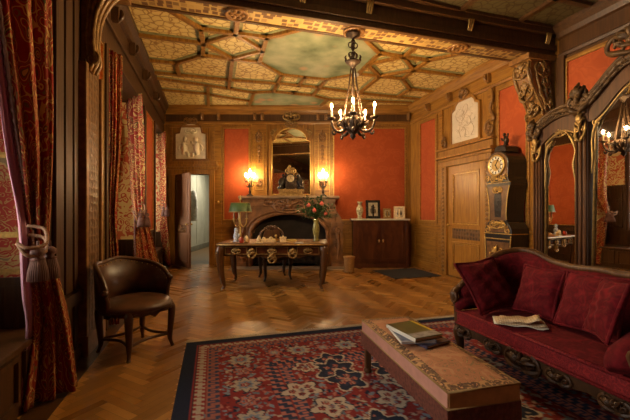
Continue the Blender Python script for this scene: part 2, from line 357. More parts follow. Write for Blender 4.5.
for oy in (5.56, 2.34):
    O = [(.9, -.44), (.9, .44), (.43, .86), (-.43, .86), (-.9, .44), (-.9, -.44), (-.43, -.86), (.43, -.86)]
    m = MB(); m.prism([(1.65+x, oy+y) for x, y in O], 'z', CZ-.014, CZ-.009); m.build('painted_panel', FRESCO, ceil_o)
m = MB(); m.prism([(.87, 7.6), (1.25, 7.42), (2.05, 7.42), (2.42, 7.6), (2.42, 8.05), (.87, 8.5)], 'z', CZ-.014, CZ-.009); m.build('painted_panel', FRESCO, ceil_o)

# ---- cross beam
bm_ = struct('beam')
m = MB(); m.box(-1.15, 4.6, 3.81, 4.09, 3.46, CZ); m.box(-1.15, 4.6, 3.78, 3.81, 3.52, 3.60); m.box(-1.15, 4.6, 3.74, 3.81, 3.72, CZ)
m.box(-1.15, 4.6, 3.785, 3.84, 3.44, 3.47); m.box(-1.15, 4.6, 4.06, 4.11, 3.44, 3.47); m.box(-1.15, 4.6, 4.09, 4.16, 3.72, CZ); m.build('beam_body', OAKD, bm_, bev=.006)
m = MB(); m.box(-1.1, 4.55, 3.84, 4.06, 3.452, 3.46); m.build('fretwork_band', FRET, bm_)
for c in (.25, 1.63, 3.1):
    m = MB(); m.lathe([(.125, 0), (.135, -.012), (.125, -.028), (.10, -.022), (.095, -.012), (.03, -.016), (.001, -.03)], c, 3.95, 3.452, 24)
    for k in range(6):
        a = k*PI/3; m.ball((c+.06*cos(a), 3.95+.06*sin(a), 3.437), (.028, .028, .014), 8)
    m.build('medallion', CARVE, bm_)
for c in (-.3, .95, 1.75, 3.15, 4.42):
    m = MB()
    for k in (-1, 0, 1): m.tube(cr([(c+k*.03, 3.80, 3.78), (c+k*.03, 3.75, 3.72), (c+k*.026, 3.775, 3.62), (c+k*.02, 3.80, 3.58)], 3), [.012, .016, .012, .008], 6)
    m.build('gilt_clip', GILT, bm_)
def corbel(sgn, c0, proj, u0, u1, zb):
    """carved console under the beam end; c0 wall plane, sgn direction into the room"""
    t = struct('trim_1' if sgn > 0 else 'trim_2')
    h = 3.44-zb
    prof = [(0, 3.44), (proj, 3.44), (proj, 3.37), (proj*.93, 3.34), (proj*.98, 3.24), (proj*.86, 3.44-.42*h), (proj*.55, 3.44-.68*h), (proj*.42, 3.44-.8*h), (proj*.5, 3.44-.88*h), (proj*.35, 3.44-.95*h), (0, zb)]
    m = MB(); m.prism([(c0+sgn*p, z) for p, z in prof], 'y', u0+.03, u1-.03); m.build('console', CARVE, t, bev=.008)
    m = MB(); m.box(min(c0, c0+sgn*(proj+.04)), max(c0, c0+sgn*(proj+.04)), u0, u1, 3.37, 3.45); m.build('abacus', CARVE, t, bev=.008)
    g = MB()
    for q in (-.34, .34):                                  # edge ribs, with scrolling leaves between them
        u = (u0+u1)/2+q*(u1-u0)
        g.tube(cr([(c0+sgn*(p+.01), u, z) for p, z in prof[3:9]], 4), [.016, .024, .018, .012], 6)
    um = (u0+u1)/2
    for (pp, z, w, hh) in ((.97, 3.25, .26, .24), (.80, 2.98, .24, .34), (.52, 2.74, .18, .24)):
        k = g.mark(); g.orn(0, 0, 0, w, hh, .018, int(z*10)); g.xf(k, Matrix.Translation((c0+sgn*(proj*pp+.005), um, z)) @ Matrix.Rotation(-sgn*-PI/2, 4, 'Z') @ Matrix.Rotation(.0, 4, 'X'))
        k = g.mark(); g.orn(0, 0, 0, w*.9, hh, .014, int(z*10)+1); g.xf(k, Matrix.Translation((c0+sgn*proj*pp*.5, u0+.025, z)))
    for uu in (u0+.03, u1-.03):
        for q in (.25, .5, .75):
            g.tube(cr([(c0+sgn*p*q, uu, z-.02) for p, z in prof[3:9]], 3), [.012, .022, .012], 5)
        k = g.mark(); g.scroll(0, 0, 0, .09, PI/2, 1.4, .016, -1)
        g.xf(k, Matrix.Translation((c0+sgn*proj*.62, uu, 3.25)) @ Matrix.Diagonal((sgn, 1, 1, 1)))
        k = g.mark(); g.scroll(0, 0, 0, .06, -PI/2, 1.3, .012, 1)
        g.xf(k, Matrix.Translation((c0+sgn*proj*.4, uu, 3.44-.85*h)) @ Matrix.Diagonal((sgn, 1, 1, 1)))
    g.build('acanthus_carving', CGILT, t)
corbel(-1, 4.6, .46, 3.78, 4.12, 2.52)
def bracket():
    """slender quarter-arch console carrying the other beam end on the carved pilaster"""
    t = struct('trim_2'); pr = [(.30, 3.44), (.27, 3.36), (.19, 3.26), (.13, 3.12), (.10, 2.95), (.095, 2.8), (.11, 2.68), (.07, 2.58)]
    m = MB(); m.prism([(-1.15, 3.44)]+[(-1.15+p, z) for p, z in pr]+[(-1.15, 2.58)], 'y', 3.66, 3.80); m.build('console', CARVE, t, bev=.006)
    m = MB(); m.box(-1.15, -.80, 3.62, 3.98, 3.38, 3.44); m.build('abacus', CARVE, t, bev=.006)
    g = MB()
    for u in (3.65, 3.73, 3.81): g.tube(cr([(-1.145+p, u, z) for p, z in pr], 4), [.016, .024, .018, .022, .014], 6)
    for q in (.45, .72): g.tube(cr([(-1.15+p*q, 3.655, z) for p, z in pr[:7]], 4), [.010, .018, .008], 6)
    k = g.mark(); g.scroll(0, 0, 0, .07, PI/2, 1.4, .016, -1); g.xf(k, Matrix.Translation((-1.06, 3.65, 2.68)))
    k = g.mark(); g.scroll(0, 0, 0, .06, PI/2, 1.3, .014, -1); g.xf(k, Matrix.Translation((-.93, 3.65, 3.33)))
    g.build('acanthus_carving', CGILT, t)
bracket()

# ---- wall helpers (every wall has local x to the right, y into the wall, z up, wall plane y = 0)
CORN = [(0, 3.40), (-.03, 3.40), (-.04, 3.44), (-.02, 3.46), (-.02, 3.64), (-.06, 3.66), (-.08, 3.72), (-.13, 3.78), (-.14, CZ), (0, CZ)]
def cornice(x0, x1, mb): mb.prism(CORN, 'x', x0, x1)
class Wall:
    def __init__(s, name, loc, rot): s.o = struct(name, loc, rot); s.wood = MB(); s.gilt = MB(); s.oak = MB()
    def slab(s, *b): s.wood.box(*b)
    def dam(s, x0, x1, z0, z1, mat=RED):
        m = MB(); m.box(x0, x1, -.006, .0, z0, z1); m.build('damask_panel', mat, s.o)
        s.oak.frame(x0-.055, x1+.055, z0-.055, z1+.055, .05, -.025, 0); s.gilt.frame(x0-.016, x1+.016, z0-.016, z1+.016, .018, -.03, 0)
    def raised(s, x0, x1, z0, z1, w=.03):
        s.oak.frame(x0, x1, z0, z1, w, -.02, 0); s.oak.box(x0+w*2, x1-w*2, -.008, 0, z0+w*2, z1-w*2)
    def dado(s, x0, x1, n):
        s.oak.box(x0, x1, -.035, 0, .93, .99); s.oak.box(x0, x1, -.022, 0, .86, .93); s.oak.box(x0, x1, -.03, 0, 0, .16); s.oak.box(x0, x1, -.02, 0, .16, .2)
        for k in range(n):
            a = lerp(x0, x1, k/n); b = lerp(x0, x1, (k+1)/n); s.raised(a+.06, b-.06, .26, .82)
    def clips(s, xs, mat=None):
        for x in xs:
            m = MB(); m.box(x-.035, x+.035, -.10, -.02, 3.50, 3.66); m.tube(cr([(x, -.12, 3.64), (x, -.13, 3.56), (x, -.07, 3.49)], 3), [.02, .03, .012], 6); m.build('frieze_bracket', mat or CARVE, s.o, bev=.005)
    def done(s, main=OAK):
        s.wood.build('panelling', main, s.o); s.oak.build('moulding', OAKH, s.o, bev=.004); s.gilt.build('gilt_fillet', GILT, s.o)

# ---- end wall (faces the camera)
B = Wall('wall_back', WBL, RB)
B.slab(-3.8, -3.37, 0, .16, 0, CZ); B.slab(-2.55, 2.45, 0, .16, 0, CZ); B.slab(-3.37, -2.55, 0, .16, 2.19, CZ)
cornice(-3.75, 2.4, B.oak)
m = MB(); m.box(-3.6, 2.3, -.024, -.01, 3.47, 3.635); m.build('frieze_board', OAKD, B.o)
B.clips([-2.72, -2.32, -1.45, -1.27, .07, .26, 2.25])
m = MB(); m.orn(-.57, -.06, 3.58, .42, .22, .022, 4); m.build('cartouche', GILTD, B.o)
B.dam(-2.2, -1.6, 1.10, 3.30); B.dam(.46, 2.17, 1.10, 3.30)
B.dado(-2.45, -1.75, 1); B.dado(.62, 2.3, 2)
for x0, x1 in ((-1.52, -1.17), (0.0, .35)):                # pilasters beside the overmantel glass
    B.oak.box(x0, x1, -.05, 0, 1.65, 3.40); B.oak.frame(x0+.05, x1-.05, 1.8, 3.2, .025, -.065, -.05); B.gilt.frame(x0+.073, x1-.073, 1.823, 3.177, .012, -.062, -.05); B.gilt.box(x0-.008, x0, -.055, 0, 1.66, 3.40); B.gilt.box(x1, x1+.008, -.055, 0, 1.66, 3.40)
    m = MB(); xm = (x0+x1)/2
    m.orn(xm, -.075, 3.1, .17, .3, .018, 7)
    for k in range(5): m.ball((xm, -.065, 2.85-k*.09), (.045-.005*k, .018, .045), 8)
    m.orn(xm, -.07, 1.98, .14, .2, .013, 9); m.build('pilaster_carving', CARVE, B.o)
B.oak.frame(-3.5, -2.42, 2.5, 3.38, .06, -.03, 0)          # field around the overdoor
B.oak.box(-2.42, -2.26, -.02, 0, 0, 3.4)
m = MB()
for x in (-.95, -.2): m.orn(x, -.02, 3.2, .26, .22, .012, 12)
m.build('spandrel_carving', GILTD, B.o)
m = MB(); m.ball((-2.33, -.045, 1.52), .03, 10); m.tube([(-2.33, -.01, 1.52), (-2.33, -.04, 1.52)], .012); m.build('bell_knob', BRASS, B.o)
B.done()

# door_1: left of the fireplace, standing open
D1 = struct('door_1', WBL, RB)
m = MB(); m.box(-3.52, -3.37, -.06, .16, 0, 2.19); m.box(-2.55, -2.42, -.06, .16, 0, 2.19); m.box(-3.52, -2.42, -.06, .16, 2.19, 2.3)
m.box(-3.56, -2.36, -.09, 0, 2.3, 2.36); m.box(-3.6, -2.32, -.13, 0, 2.36, 2.42); m.box(-3.56, -2.36, -.08, 0, 2.42, 2.5); m.build('door_frame', OAK, D1, bev=.006)
leaf = MB(); leaf.box(0, .79, -.02, .02, .01, 2.17)
for z0, z1 in ((.12, .78), (.98, 1.04), (1.12, 2.05)):
    for y0, y1 in ((-.032, -.02), (.02, .032)):
        leaf.frame(.09, .70, z0, z1, .025, y0, y1)
lo = leaf.build('door_leaf', wood('door_oak', (.13, .054, .024), (.22, .095, .04), .38), D1, (-3.36, -.03, 0), -rad(46), bev=.004)
m = MB(); m.orn(.4, -.03, .90, .5, .14, .012, 2); m.build('carved_rail', CARVE, lo)
m = MB(); m.tube([(.73, -.06, 1.0), (.73, .06, 1.0)], .01); m.ball((.73, -.06, 1.0), .025); m.ball((.73, .06, 1.0), .025); m.build('door_knob', BRASS, lo)

# the passage behind it
HL = struct('wall_passage', WBL, RB)
m = MB(); m.box(-4.1, -3.98, .16, 6.5, 0, 2.8); m.box(-2.35, -2.25, .16, 6.5, 0, 2.8); m.box(-4.1, -2.25, 6.4, 6.5, 0, 2.8); m.box(-3.98, -3.8, .16, .26, 0, 2.8)
for k in range(7): m.box(-3.98, -3.965, .9+k*.8, .93+k*.8, .2, 2.6)
m.build('passage_panelling', HALLW, HL)
m = MB(); m.box(-3.98, -3.95, .2, 6.4, 0, .16); m.build('passage_skirting', plain('skirting', (.16, .15, .11), .6), HL)
m = MB(); m.box(-4.1, -2.25, .16, 6.5, 2.8, 2.9); m.build('passage_ceiling', HALLW, HL)
m = MB(); m.box(-4.1, -2.25, .0, 6.5, -.12, -.003); m.build('passage_floor', wood('passage_boards', (.10, .055, .022), (.2, .115, .05), .4), HL)
ll = bpy.data.lights.new('passage_fill_light', 'AREA'); ll.energy = HALL; ll.size = .8; ll.color = (1, .93, .74); lo_ = bpy.data.objects.new('passage_fill_light', ll); COL.objects.link(lo_); lo_.parent = HL; lo_.location = (-3.1, 3.2, 2.75)  # unseen area light added under the ceiling, stands in for passage daylight

# ---- right wall (local x = -u)
Rw = Wall('wall_right', (4.6, 0, 0), -PI/2)
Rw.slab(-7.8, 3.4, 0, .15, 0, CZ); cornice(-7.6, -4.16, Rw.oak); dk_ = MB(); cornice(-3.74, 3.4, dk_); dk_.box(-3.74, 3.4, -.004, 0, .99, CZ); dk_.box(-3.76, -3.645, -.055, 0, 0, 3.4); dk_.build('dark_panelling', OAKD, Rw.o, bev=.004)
Rw.dam(-7.12, -6.55, 1.10, 3.30); Rw.dam(-4.80, -4.27, 1.10, 3.30); Rw.dam(-3.62, -1.2, 1.10, 3.30); Rw.dam(-.8, 2.6, 1.1, 3.3)
Rw.dado(-7.45, -6.45, 1); Rw.dado(-4.85, -3.6, 1); Rw.dado(-3.6, 3.2, 4)
Rw.clips([-6.75, -6.02, -5.0, -4.3, -2.6, -1.2])
Rw.oak.box(-5.02, -4.9, -.05, 0, 2.3, 3.4); Rw.oak.box(-6.42, -6.3, -.04, 0, 0, 3.4); pass
m = MB()
m.scroll(-4.98, -.05, 2.72, .13, PI/2, 1.3, .022, 1); m.tube(cr([(-4.93, -.05, 3.38), (-4.9, -.06, 3.2), (-4.95, -.06, 3.05), (-4.88, -.05, 2.86), (-4.98, -.05, 2.85)], 5), [.02, .025, .03, .03, .02], 6)
m.orn(-4.97, -.06, 2.7, .16, .24, .014, 3); m.scroll(-6.25, -.05, 2.66, .1, PI/2, 1.2, .018, -1); m.orn(-6.24, -.05, 2.75, .14, .22, .012, 5)
m.build('overdoor_scroll', CARVE, Rw.o)
Rw.done()
# door_2, shut
D2 = struct('door_2', (4.6, 0, 0), -PI/2)
m = MB(); m.box(-6.30, -6.12, -.08, 0, 0, 2.19); m.box(-5.09, -4.92, -.08, 0, 0, 2.19); m.box(-6.30, -4.92, -.08, 0, 2.19, 2.30)
m.box(-6.34, -4.88, -.10, 0, 2.3, 2.35); m.box(-6.38, -4.84, -.16, 0, 2.35, 2.40); m.box(-6.34, -4.88, -.08, 0, 2.40, 2.52); m.box(-6.38, -4.84, -.14, 0, 2.52, 2.56); m.build('door_frame', OAK, D2, bev=.006)
m = MB()
for x in (-6.21, -5.0):
    for k in range(26): m.ball((x, -.085, .1+k*.082), (.05, .015, .034), 8)
m.build('beaded_carving', CARVE, D2)
m = MB(); m.box(-6.12, -5.09, -.03, -.002, .01, 2.19)
for z0, z1 in ((.12, .70), (1.02, 2.05)): m.frame(-5.98, -5.23, z0, z1, .03, -.045, -.03); m.frame(-5.92, -5.29, z0+.06, z1-.06, .012, -.04, -.03)
g = MB(); g.frame(-5.955, -5.255, 1.045, 2.025, .012, -.044, -.03); g.frame(-5.955, -5.255, .145, .675, .012, -.044, -.03)
dl = m.build('door_leaf', wood('door_oak_light', (.21, .085, .013), (.39, .18, .03), .33), D2, bev=.004)
m = MB(); m.box(-5.98, -5.23, -.036, -.03, .76, .96); m.build('carved_rail', STRAP, dl); g.build('gilt_fillet', GILT, dl)
m = MB(); m.ball((-6.05, -.08, 1.02), .028); m.tube([(-6.05, -.02, 1.02), (-6.05, -.08, 1.02)], .01); m.build('door_knob', BRASS, dl)

# ---- left wall with its window niches (local x = u)
NICH = [(-2.9, -.8), (.9, 3.0), (4.48, 6.6), (7.75, 9.0)]; ND = .75; NT = 3.14
Lw = Wall('wall_left', (-1.15, 0, 0), PI/2)
xs = [-3.5]+[v for n in NICH for v in n]+[9.45]
for a, b in zip(xs[::2], xs[1::2]): Lw.slab(a, b, 0, ND, 0, NT)
Lw.slab(-3.5, 9.45, 0, ND+.15, NT, CZ); cornice(-3.5, 3.62, Lw.oak); cornice(4.12, 9.2, Lw.oak)
Lw.clips([-1, .3, 1.95, 3.2, 4.6, 5.5, 6.5, 7.6], OAKD)
Lw.dam(4.10, 4.22, .75, 3.05); Lw.dam(6.80, 7.55, .95, 3.05); Lw.dam(-.55, .65, .95, 3.05)
for x0, x1 in ((3.06, 3.2), (3.24, 3.38), (3.42, 3.5)): Lw.oak.box(x0, x1, -.03, 0, .62, 3.1); Lw.oak.box(x0, x1, -.03, 0, .12, .5)
Lw.oak.box(3.02, 3.6, -.05, 0, .50, .60); Lw.oak.box(3.0, 4.48, -.04, 0, 0, .12); Lw.oak.box(4.28, 4.36, -.05, 0, 0, 3.1); Lw.oak.box(4.40, 4.48, -.03, 0, 0, 3.1)
Lw.oak.box(6.6, 6.68, -.04, 0, 0, 3.1); Lw.oak.box(7.66, 7.75, -.04, 0, 0, 3.1); Lw.raised(6.75, 7.6, .15, .8)
Lw.gilt.box(3.385, 3.405, -.012, 0, .62, 3.1); Lw.gilt.box(4.255, 4.27, -.03, 0, .62, 3.1)
m = MB(); m.box(3.62, 4.02, -.05, 0, .12, 2.66); m.build('carved_pilaster', STRAP, Lw.o)
m = MB(); m.box(3.57, 3.63, -.075, 0, .1, 2.62); m.box(4.01, 4.07, -.075, 0, .1, 2.62); m.box(3.55, 4.09, -.09, 0, .0, .18); m.build('pilaster_edge', CARVE, Lw.o, bev=.008)
for i, (a, b) in enumerate(NICH):
    mid = (a+b)/2; hw = (.4, .75, .60, .48)[i]
    mt = TAPES if i == 1 else CREAMD
    for x0, x1 in ((a, a+.012), (b-.012, b)):
        m = MB(); m.box(x0, x1, .05, ND, .80, NT-.02); m.build('damask_panel', mt, Lw.o)
        Lw.oak.box(min(x0, x1)-.004, max(x0, x1)+.004, .0, .05, 0, NT); Lw.oak.box(x0-.012, x1+.012, .04, ND, .76, .82)
        Lw.wood.box(x0-.008, x1+.008, .03, ND, .42, .77)
        for k in range(4): Lw.oak.box(x0-.012, x1+.012, .10+k*.16, .12+k*.16, .45, .75)
        if i == 1:
            for z0, z1 in ((1.66, 1.70), (1.10, 1.14), (.84, .88)): Lw.gilt.box(x0-.006, x1+.006, .05, ND, z0, z1)
            m = MB(); m.box(x0-.004, x1+.004, .05, .12, .88, 1.66); m.box(x0-.004, x1+.004, .12, ND, 1.50, 1.66); m.box(x0-.004, x1+.004, .12, ND, .88, .98); m.build('tapestry_border', TAPEB, Lw.o)
    for q in ((a, mid-hw, .42, NT), (mid+hw, b, .42, NT), (mid-hw, mid+hw, .42, .85), (mid-hw, mid+hw, 2.95, NT)): Lw.wood.box(q[0], q[1], ND, ND+.15, q[2], q[3])
    for q in ((a+.02, mid-hw-.04), (mid+hw+.04, b-.02)):
        m = MB(); m.box(q[0], q[1], ND-.012, ND, 1.95, NT-.05); m.build('damask_panel', CREAMD, Lw.o)
        for k in range(3):                                   # folded wooden shutters under the damask
            zz = .9+k*.35; Lw.oak.frame(q[0]+.04, q[1]-.04, zz, zz+.31, .03, ND-.03, ND)
    W = struct('window_%d' % (i+1), (-1.15, 0, 0), PI/2)
    m = MB(); m.frame(mid-hw, mid+hw, .85, 2.95, .06, ND+.02, ND+.10); m.box(mid-.025, mid+.025, ND+.03, ND+.09, .9, 2.9); m.box(mid-hw, mid+hw, ND+.03, ND+.09, 2.2, 2.26); m.build('window_frame', OAKD, W, bev=.004)
    m = MB(); m.box(mid-hw+.05, mid+hw-.05, ND+.055, ND+.06, .9, 2.9); m.build('window_pane', PANE, W)
    pl = bpy.data.lights.new('window_portal', 'AREA'); pl.shape = 'RECTANGLE'; pl.size = 2*hw; pl.size_y = 2.1; pl.cycles.is_portal = True
    po = bpy.data.objects.new('window_portal', pl); COL.objects.link(po); po.parent = W; po.location = (mid, ND+.14, 1.9); po.rotation_euler = (-PI/2, 0, 0)
    P = struct('trim_%d' % (i+3), (-1.15, 0, 0), PI/2)      # window seat with its step
    m = MB(); m.box(a+.01, b-.01, .02, ND, .0, .42); m.build('seat_box', OAKD, P)
    m = MB(); m.box(a+.005, b-.005, -.02, ND, .42, .46); m.build('seat_board', OAKD, P, bev=.008)
    m = MB()
    for k in range(6):
        x0 = lerp(a, b, k/6); x1 = lerp(a, b, (k+1)/6); m.frame(x0+.03, x1-.03, .08, .39, .03, -.002, .02)
    m.build('seat_panel', OAKD, P)
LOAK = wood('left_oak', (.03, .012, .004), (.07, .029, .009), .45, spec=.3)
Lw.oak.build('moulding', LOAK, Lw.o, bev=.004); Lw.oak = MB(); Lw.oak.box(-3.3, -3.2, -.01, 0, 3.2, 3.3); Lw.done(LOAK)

# ---- wall behind the camera
Sw = Wall('wall_rear', (0, -3.4, 0), PI)
Sw.slab(-4.7, 1.3, 0, .15, 0, CZ); cornice(-4.6, 1.15, Sw.oak); Sw.dam(-4.2, -2.6, 1.1, 3.3); Sw.dam(-2.3, -.7, 1.1, 3.3); Sw.dam(-.4, .8, 1.1, 3.3); Sw.dado(-4.6, 1.15, 4); Sw.done()

# ============================================================ THE THINGS
BULB = glow('candle_bulb_glow', (1.0, .67, .32), CHAND)
BULB2 = glow('mantel_bulb_glow', (1.0, .70, .35), CANDEL)
BULB3 = glow('desk_bulb_glow', (1.0, .66, .30), DESKL)

def arch(hw, z0, z1, n=14, sh=0.0):
    """left-to-right arch from (-hw,z0) over the crown z1"""
    return [(-hw*cos(PI*i/n), z0+(z1-z0)*sin(PI*i/n)**(1-sh)) for i in range(n+1)]

def cabriole(top, foot, r0, r1, out, n=8):
    """tapering S-shaped leg from top to foot; out = direction the knee bulges"""
    t = Vector(top); f = Vector(foot); o = Vector(out); h = t.z-f.z
    P = [t, t-Vector((0, 0, .10*h))+o*.9, t-Vector((0, 0, .25*h))+o*1.1, t-Vector((0, 0, .55*h))+o*.3+(f-t)*.2, Vector((f.x, f.y, f.z+.12*h))-o*.35, Vector((f.x, f.y, f.z+.035*h))+o*.1, Vector((f.x, f.y, f.z))+o*.35]
    m = MB(); m.tube(cr(P, 4), [r0, r0*1.15, r0, r0*.72, r1, r1*.95, r1*1.25], n); return m

# ---- chandelier hanging from the beam
def chandelier():
    c = (1.616, 3.95); t = thing('chandelier', 'dark bronze five armed chandelier hanging from the ceiling beam with lit candle bulbs', 'chandelier', (c[0], c[1], 3.42))
    m = MB(); m.lathe([(.09, .0), (.085, -.02), (.03, -.04), (.012, -.06)], n=12)
    for k in range(4): m.lathe([(.010, -.06-k*.075), (.026, -.085-k*.075), (.026, -.10-k*.075), (.010, -.13-k*.075)], n=10)
    for a in range(4):
        A = a*PI/2
        for z in (-.10, -.22): m.scroll(0, 0, 0, .001, 0, .1, .001); m.tube(cr([(.02*cos(A), .02*sin(A), z), (.055*cos(A), .055*sin(A), z-.02), (.05*cos(A), .05*sin(A), z-.06), (.02*cos(A), .02*sin(A), z-.07)], 3), .007, 5)
    m.build('stem', BRONZE, t)
    m = MB(); m.lathe([(.012, -.34), (.03, -.35), (.085, -.33), (.09, -.345), (.05, -.37), (.03, -.40), (.015, -.44)], n=16)
    for a in range(8):
        A = a*PI/4; m.tube(cr([(.07*cos(A), .07*sin(A), -.34), (.10*cos(A), .10*sin(A), -.30), (.085*cos(A), .085*sin(A), -.27)], 3), [.009, .011, .004], 5)
    m.build('crown', BRONZE, t)
    m = MB()
    for a in range(6):
        A = a*PI/3+.3; m.tube(cr([(.03*cos(A), .03*sin(A), -.42), (.055*cos(A), .055*sin(A), -.62), (.10*cos(A), .10*sin(A), -.86), (.13*cos(A), .13*sin(A), -1.05)], 4), .0065, 5)
    m.lathe([(.010, -.42), (.010, -.60), (.022, -.62), (.010, -.66), (.010, -1.0)], n=8); m.build('hanging_rods', BRONZE, t)
    m = MB(); m.lathe([(.012, -.92), (.035, -.95), (.028, -1.0), (.08, -1.03), (.10, -1.06), (.07, -1.10), (.105, -1.13), (.06, -1.18), (.03, -1.21), (.04, -1.235), (.012, -1.26), (.001, -1.28)], n=18)
    for a in range(12):
        A = a*PI/6; m.tube(cr([(.06*cos(A), .06*sin(A), -1.05), (.12*cos(A), .12*sin(A), -1.03), (.125*cos(A), .125*sin(A), -1.09), (.07*cos(A), .07*sin(A), -1.15)], 3), [.010, .020, .017, .007], 6)
    m.build('body', BRONZE, t)
    for a in range(5):
        A = rad(-112)+a*2*PI/5; d = Vector((cos(A), sin(A), 0)); q = lambda r, z: d*r+Vector((0, 0, z))
        m = MB(); m.tube(cr([q(.05, -1.08), q(.12, -1.17), q(.20, -1.18), q(.25, -1.12), q(.265, -1.05)], 5), [.016, .022, .018, .015, .013], 8)
        m.tube(cr([q(.10, -1.15), q(.13, -1.07), q(.18, -1.06), q(.19, -1.11), q(.16, -1.12)], 4), [.014, .015, .012, .007], 6)
        m.tube(cr([q(.20, -1.18), q(.235, -1.22), q(.255, -1.19), q(.23, -1.17)], 4), [.013, .014, .006], 6)
        arm = m.build('arm', BRONZE, t); k = q(.265, 0)
        m = MB(); m.lathe([(.012, -1.055), (.028, -1.045), (.048, -1.03), (.05, -1.02), (.02, -1.02)], k.x, k.y, 0, 12); m.build('drip_pan', BRONZE, arm)
        m = MB(); m.lathe([(.013, -1.02), (.013, -.905), (.004, -.90)], k.x, k.y, 0, 10); m.build('candle', WAX, arm)
        m = MB(); m.lathe([(.005, -.902), (.010, -.893), (.0115, -.882), (.008, -.867), (.002, -.852)], k.x, k.y, 0, 8); m.build('bulb', BULB, arm)
    return t
chandelier()

# ---- things fixed to or standing along the end wall (WB(x, y, z): frame of that wall)
def WB(x, y, z=0): return cam(x, BY+y, z)

# fireplace
FX = -.60
fp = thing('fireplace', 'carved brown stone fireplace with a wide arched opening under the gilt mirror', 'fireplace', WB(FX, -.004), RB)
m = MB()
inn = [(-.86, 0.03)]+[(-.86, .75)]+[(-.86+.86*(1-cos(PI/2*i/8)), .75+.48*sin(PI/2*i/8)) for i in range(1, 9)]
inn = inn+[(-x, z) for x, z in inn[-2::-1]]
out = [(-1.07, .03), (-1.07, .8)]+[(-1.07, 1.0), (-1.07, 1.3), (-.9, 1.42), (-.6, 1.42), (-.4, 1.42), (-.25, 1.42), (-.1, 1.42), (0, 1.42)]
out = out+[(-x, z) for x, z in out[-2::-1]]
m.prism(inn+out[::-1], 'y', -.40, 0)
m.build('surround', STONE, fp, bev=.01)
m = MB()
for (rr, off, yy) in ((.045, .03, -.41), (.025, .10, -.405)):
    m.tube([(x*(1+off/.9), yy, z+(off if z > .7 else 0)) for x, z in cr([(a, b, 0) for a, b in inn], 2) and [(v.x, v.y) for v in cr([(a, b, 0) for a, b in inn], 2)]], rr, 8)
m.build('arch_moulding', STONE, fp)
m = MB(); m.prism([(-1.1, 1.40), (-1.05, 1.46), (-1.08, 1.56), (-1.15, 1.59), (1.15, 1.59), (1.08, 1.56), (1.05, 1.46), (1.1, 1.40)], 'y', -.42, 0); m.build('frieze', STONE, fp, bev=.01)
m = MB(); m.prism([(-1.16, -.50), (1.16, -.50), (1.16, 0), (-1.16, 0)], 'z', 1.59, 1.65); m.build('mantel_shelf', STONEL, fp, bev=.015)
m = MB(); m.orn(0, -.44, 1.42, .75, .36, .03, 21); m.orn(-.42, -.43, 1.49, .4, .16, .018, 22); m.orn(.42, -.43, 1.49, .4, .16, .018, 23); m.build('carved_cartouche', STONE, fp)
for sg in (-1, 1):
    m = MB(); a, b = sorted((sg*1.0, sg*1.24)); m.box(a, b, -.40, 0, .10, .98); m.box(a-.02, b+.02, -.43, 0, 0, .12); m.box(a-.02, b+.02, -.44, 0, .96, 1.04)
    m.prism([(sg*1.02, 1.04), (sg*1.24, 1.04), (sg*1.20, 1.15), (sg*1.10, 1.3), (sg*1.07, 1.42), (sg*1.0, 1.42)], 'y', -.38, 0)
    x = sg*1.12; m.scroll(x, -.42, .86, .09, PI/2, 1.4, .022, sg); m.tube(cr([(x, -.44, .78), (x+sg*.03, -.45, .5), (x, -.44, .2)], 5), [.05, .035, .02], 8); m.orn(x, -.43, .6, .16, .4, .014, 31)
    m.build('pillar', STONE, fp, bev=.008)
m = MB(); m.box(-.9, .9, -.30, -.02, .0, 1.3); 
fb = MB(); fb.box(-.87, .87, -.03, -.005, .03, 1.25); fb.box(-.88, -.855, -.39, -.01, .03, 1.25); fb.box(.855, .88, -.39, -.01, .03, 1.25); fb.box(-.87, .87, -.39, -.01, .012, .03); fb.build('firebox', SOOT, fp)
m = MB(); m.box(-1.3, 1.3, -.82, 0, 0, .03); m.build('hearth', STONEL, fp, bev=.006)
m = MB(); 
for k in range(9): m.box(-.6+k*.15, -.55+k*.15, -.28, -.2, .1, .34)
m.box(-.66, .7, -.3, -.26, .12, .16); m.box(-.66, .7, -.3, -.26, .3, .33); m.box(-.64, -.6, -.3, -.2, .03, .4); m.box(.62, .66, -.3, -.2, .03, .4); m.build('fire_grate', BLACK, fp)

# overmantel mirror
om = thing('overmantel_mirror', 'tall arched gilt framed mirror above the stone mantelpiece', 'mirror', WB(-.575, 0, 1.70), RB)
def archframe(hw, z0, z1, n=16):
    return [(-hw, 0)]+[(-hw, z0)]+[(-hw*.82, z0+.03)]+[(-hw*.82*cos(PI*i/n), z0+.03+(z1-z0-.03)*sin(PI*i/n)) for i in range(1, n)]+[(hw*.82, z0+.03), (hw, z0), (hw, 0)]
fi = archframe(.46, 1.28, 1.60); fo = archframe(.53, 1.34, 1.68)
m = MB(); m.prism(fi, 'y', -.03, -.005); m.build('mirror_glass', MIRR, om)
m = MB(); m.prism(fi+[(x, z-.05 if z == 0 else z) for x, z in fo[::-1]], 'y', -.055, -.0); m.box(-.53, .53, -.055, 0, -.05, .02); m.build('frame', OAK, om, bev=.006)
m = MB(); m.tube([(x, -.05, z) for x, z in fi]+[(-.46, -.05, 0)], .012, 6); m.build('gilt_bead', GILT, om)
m = MB(); m.orn(0, -.065, 1.70, .3, .2, .016, 40); m.build('crest', CGILT, om)

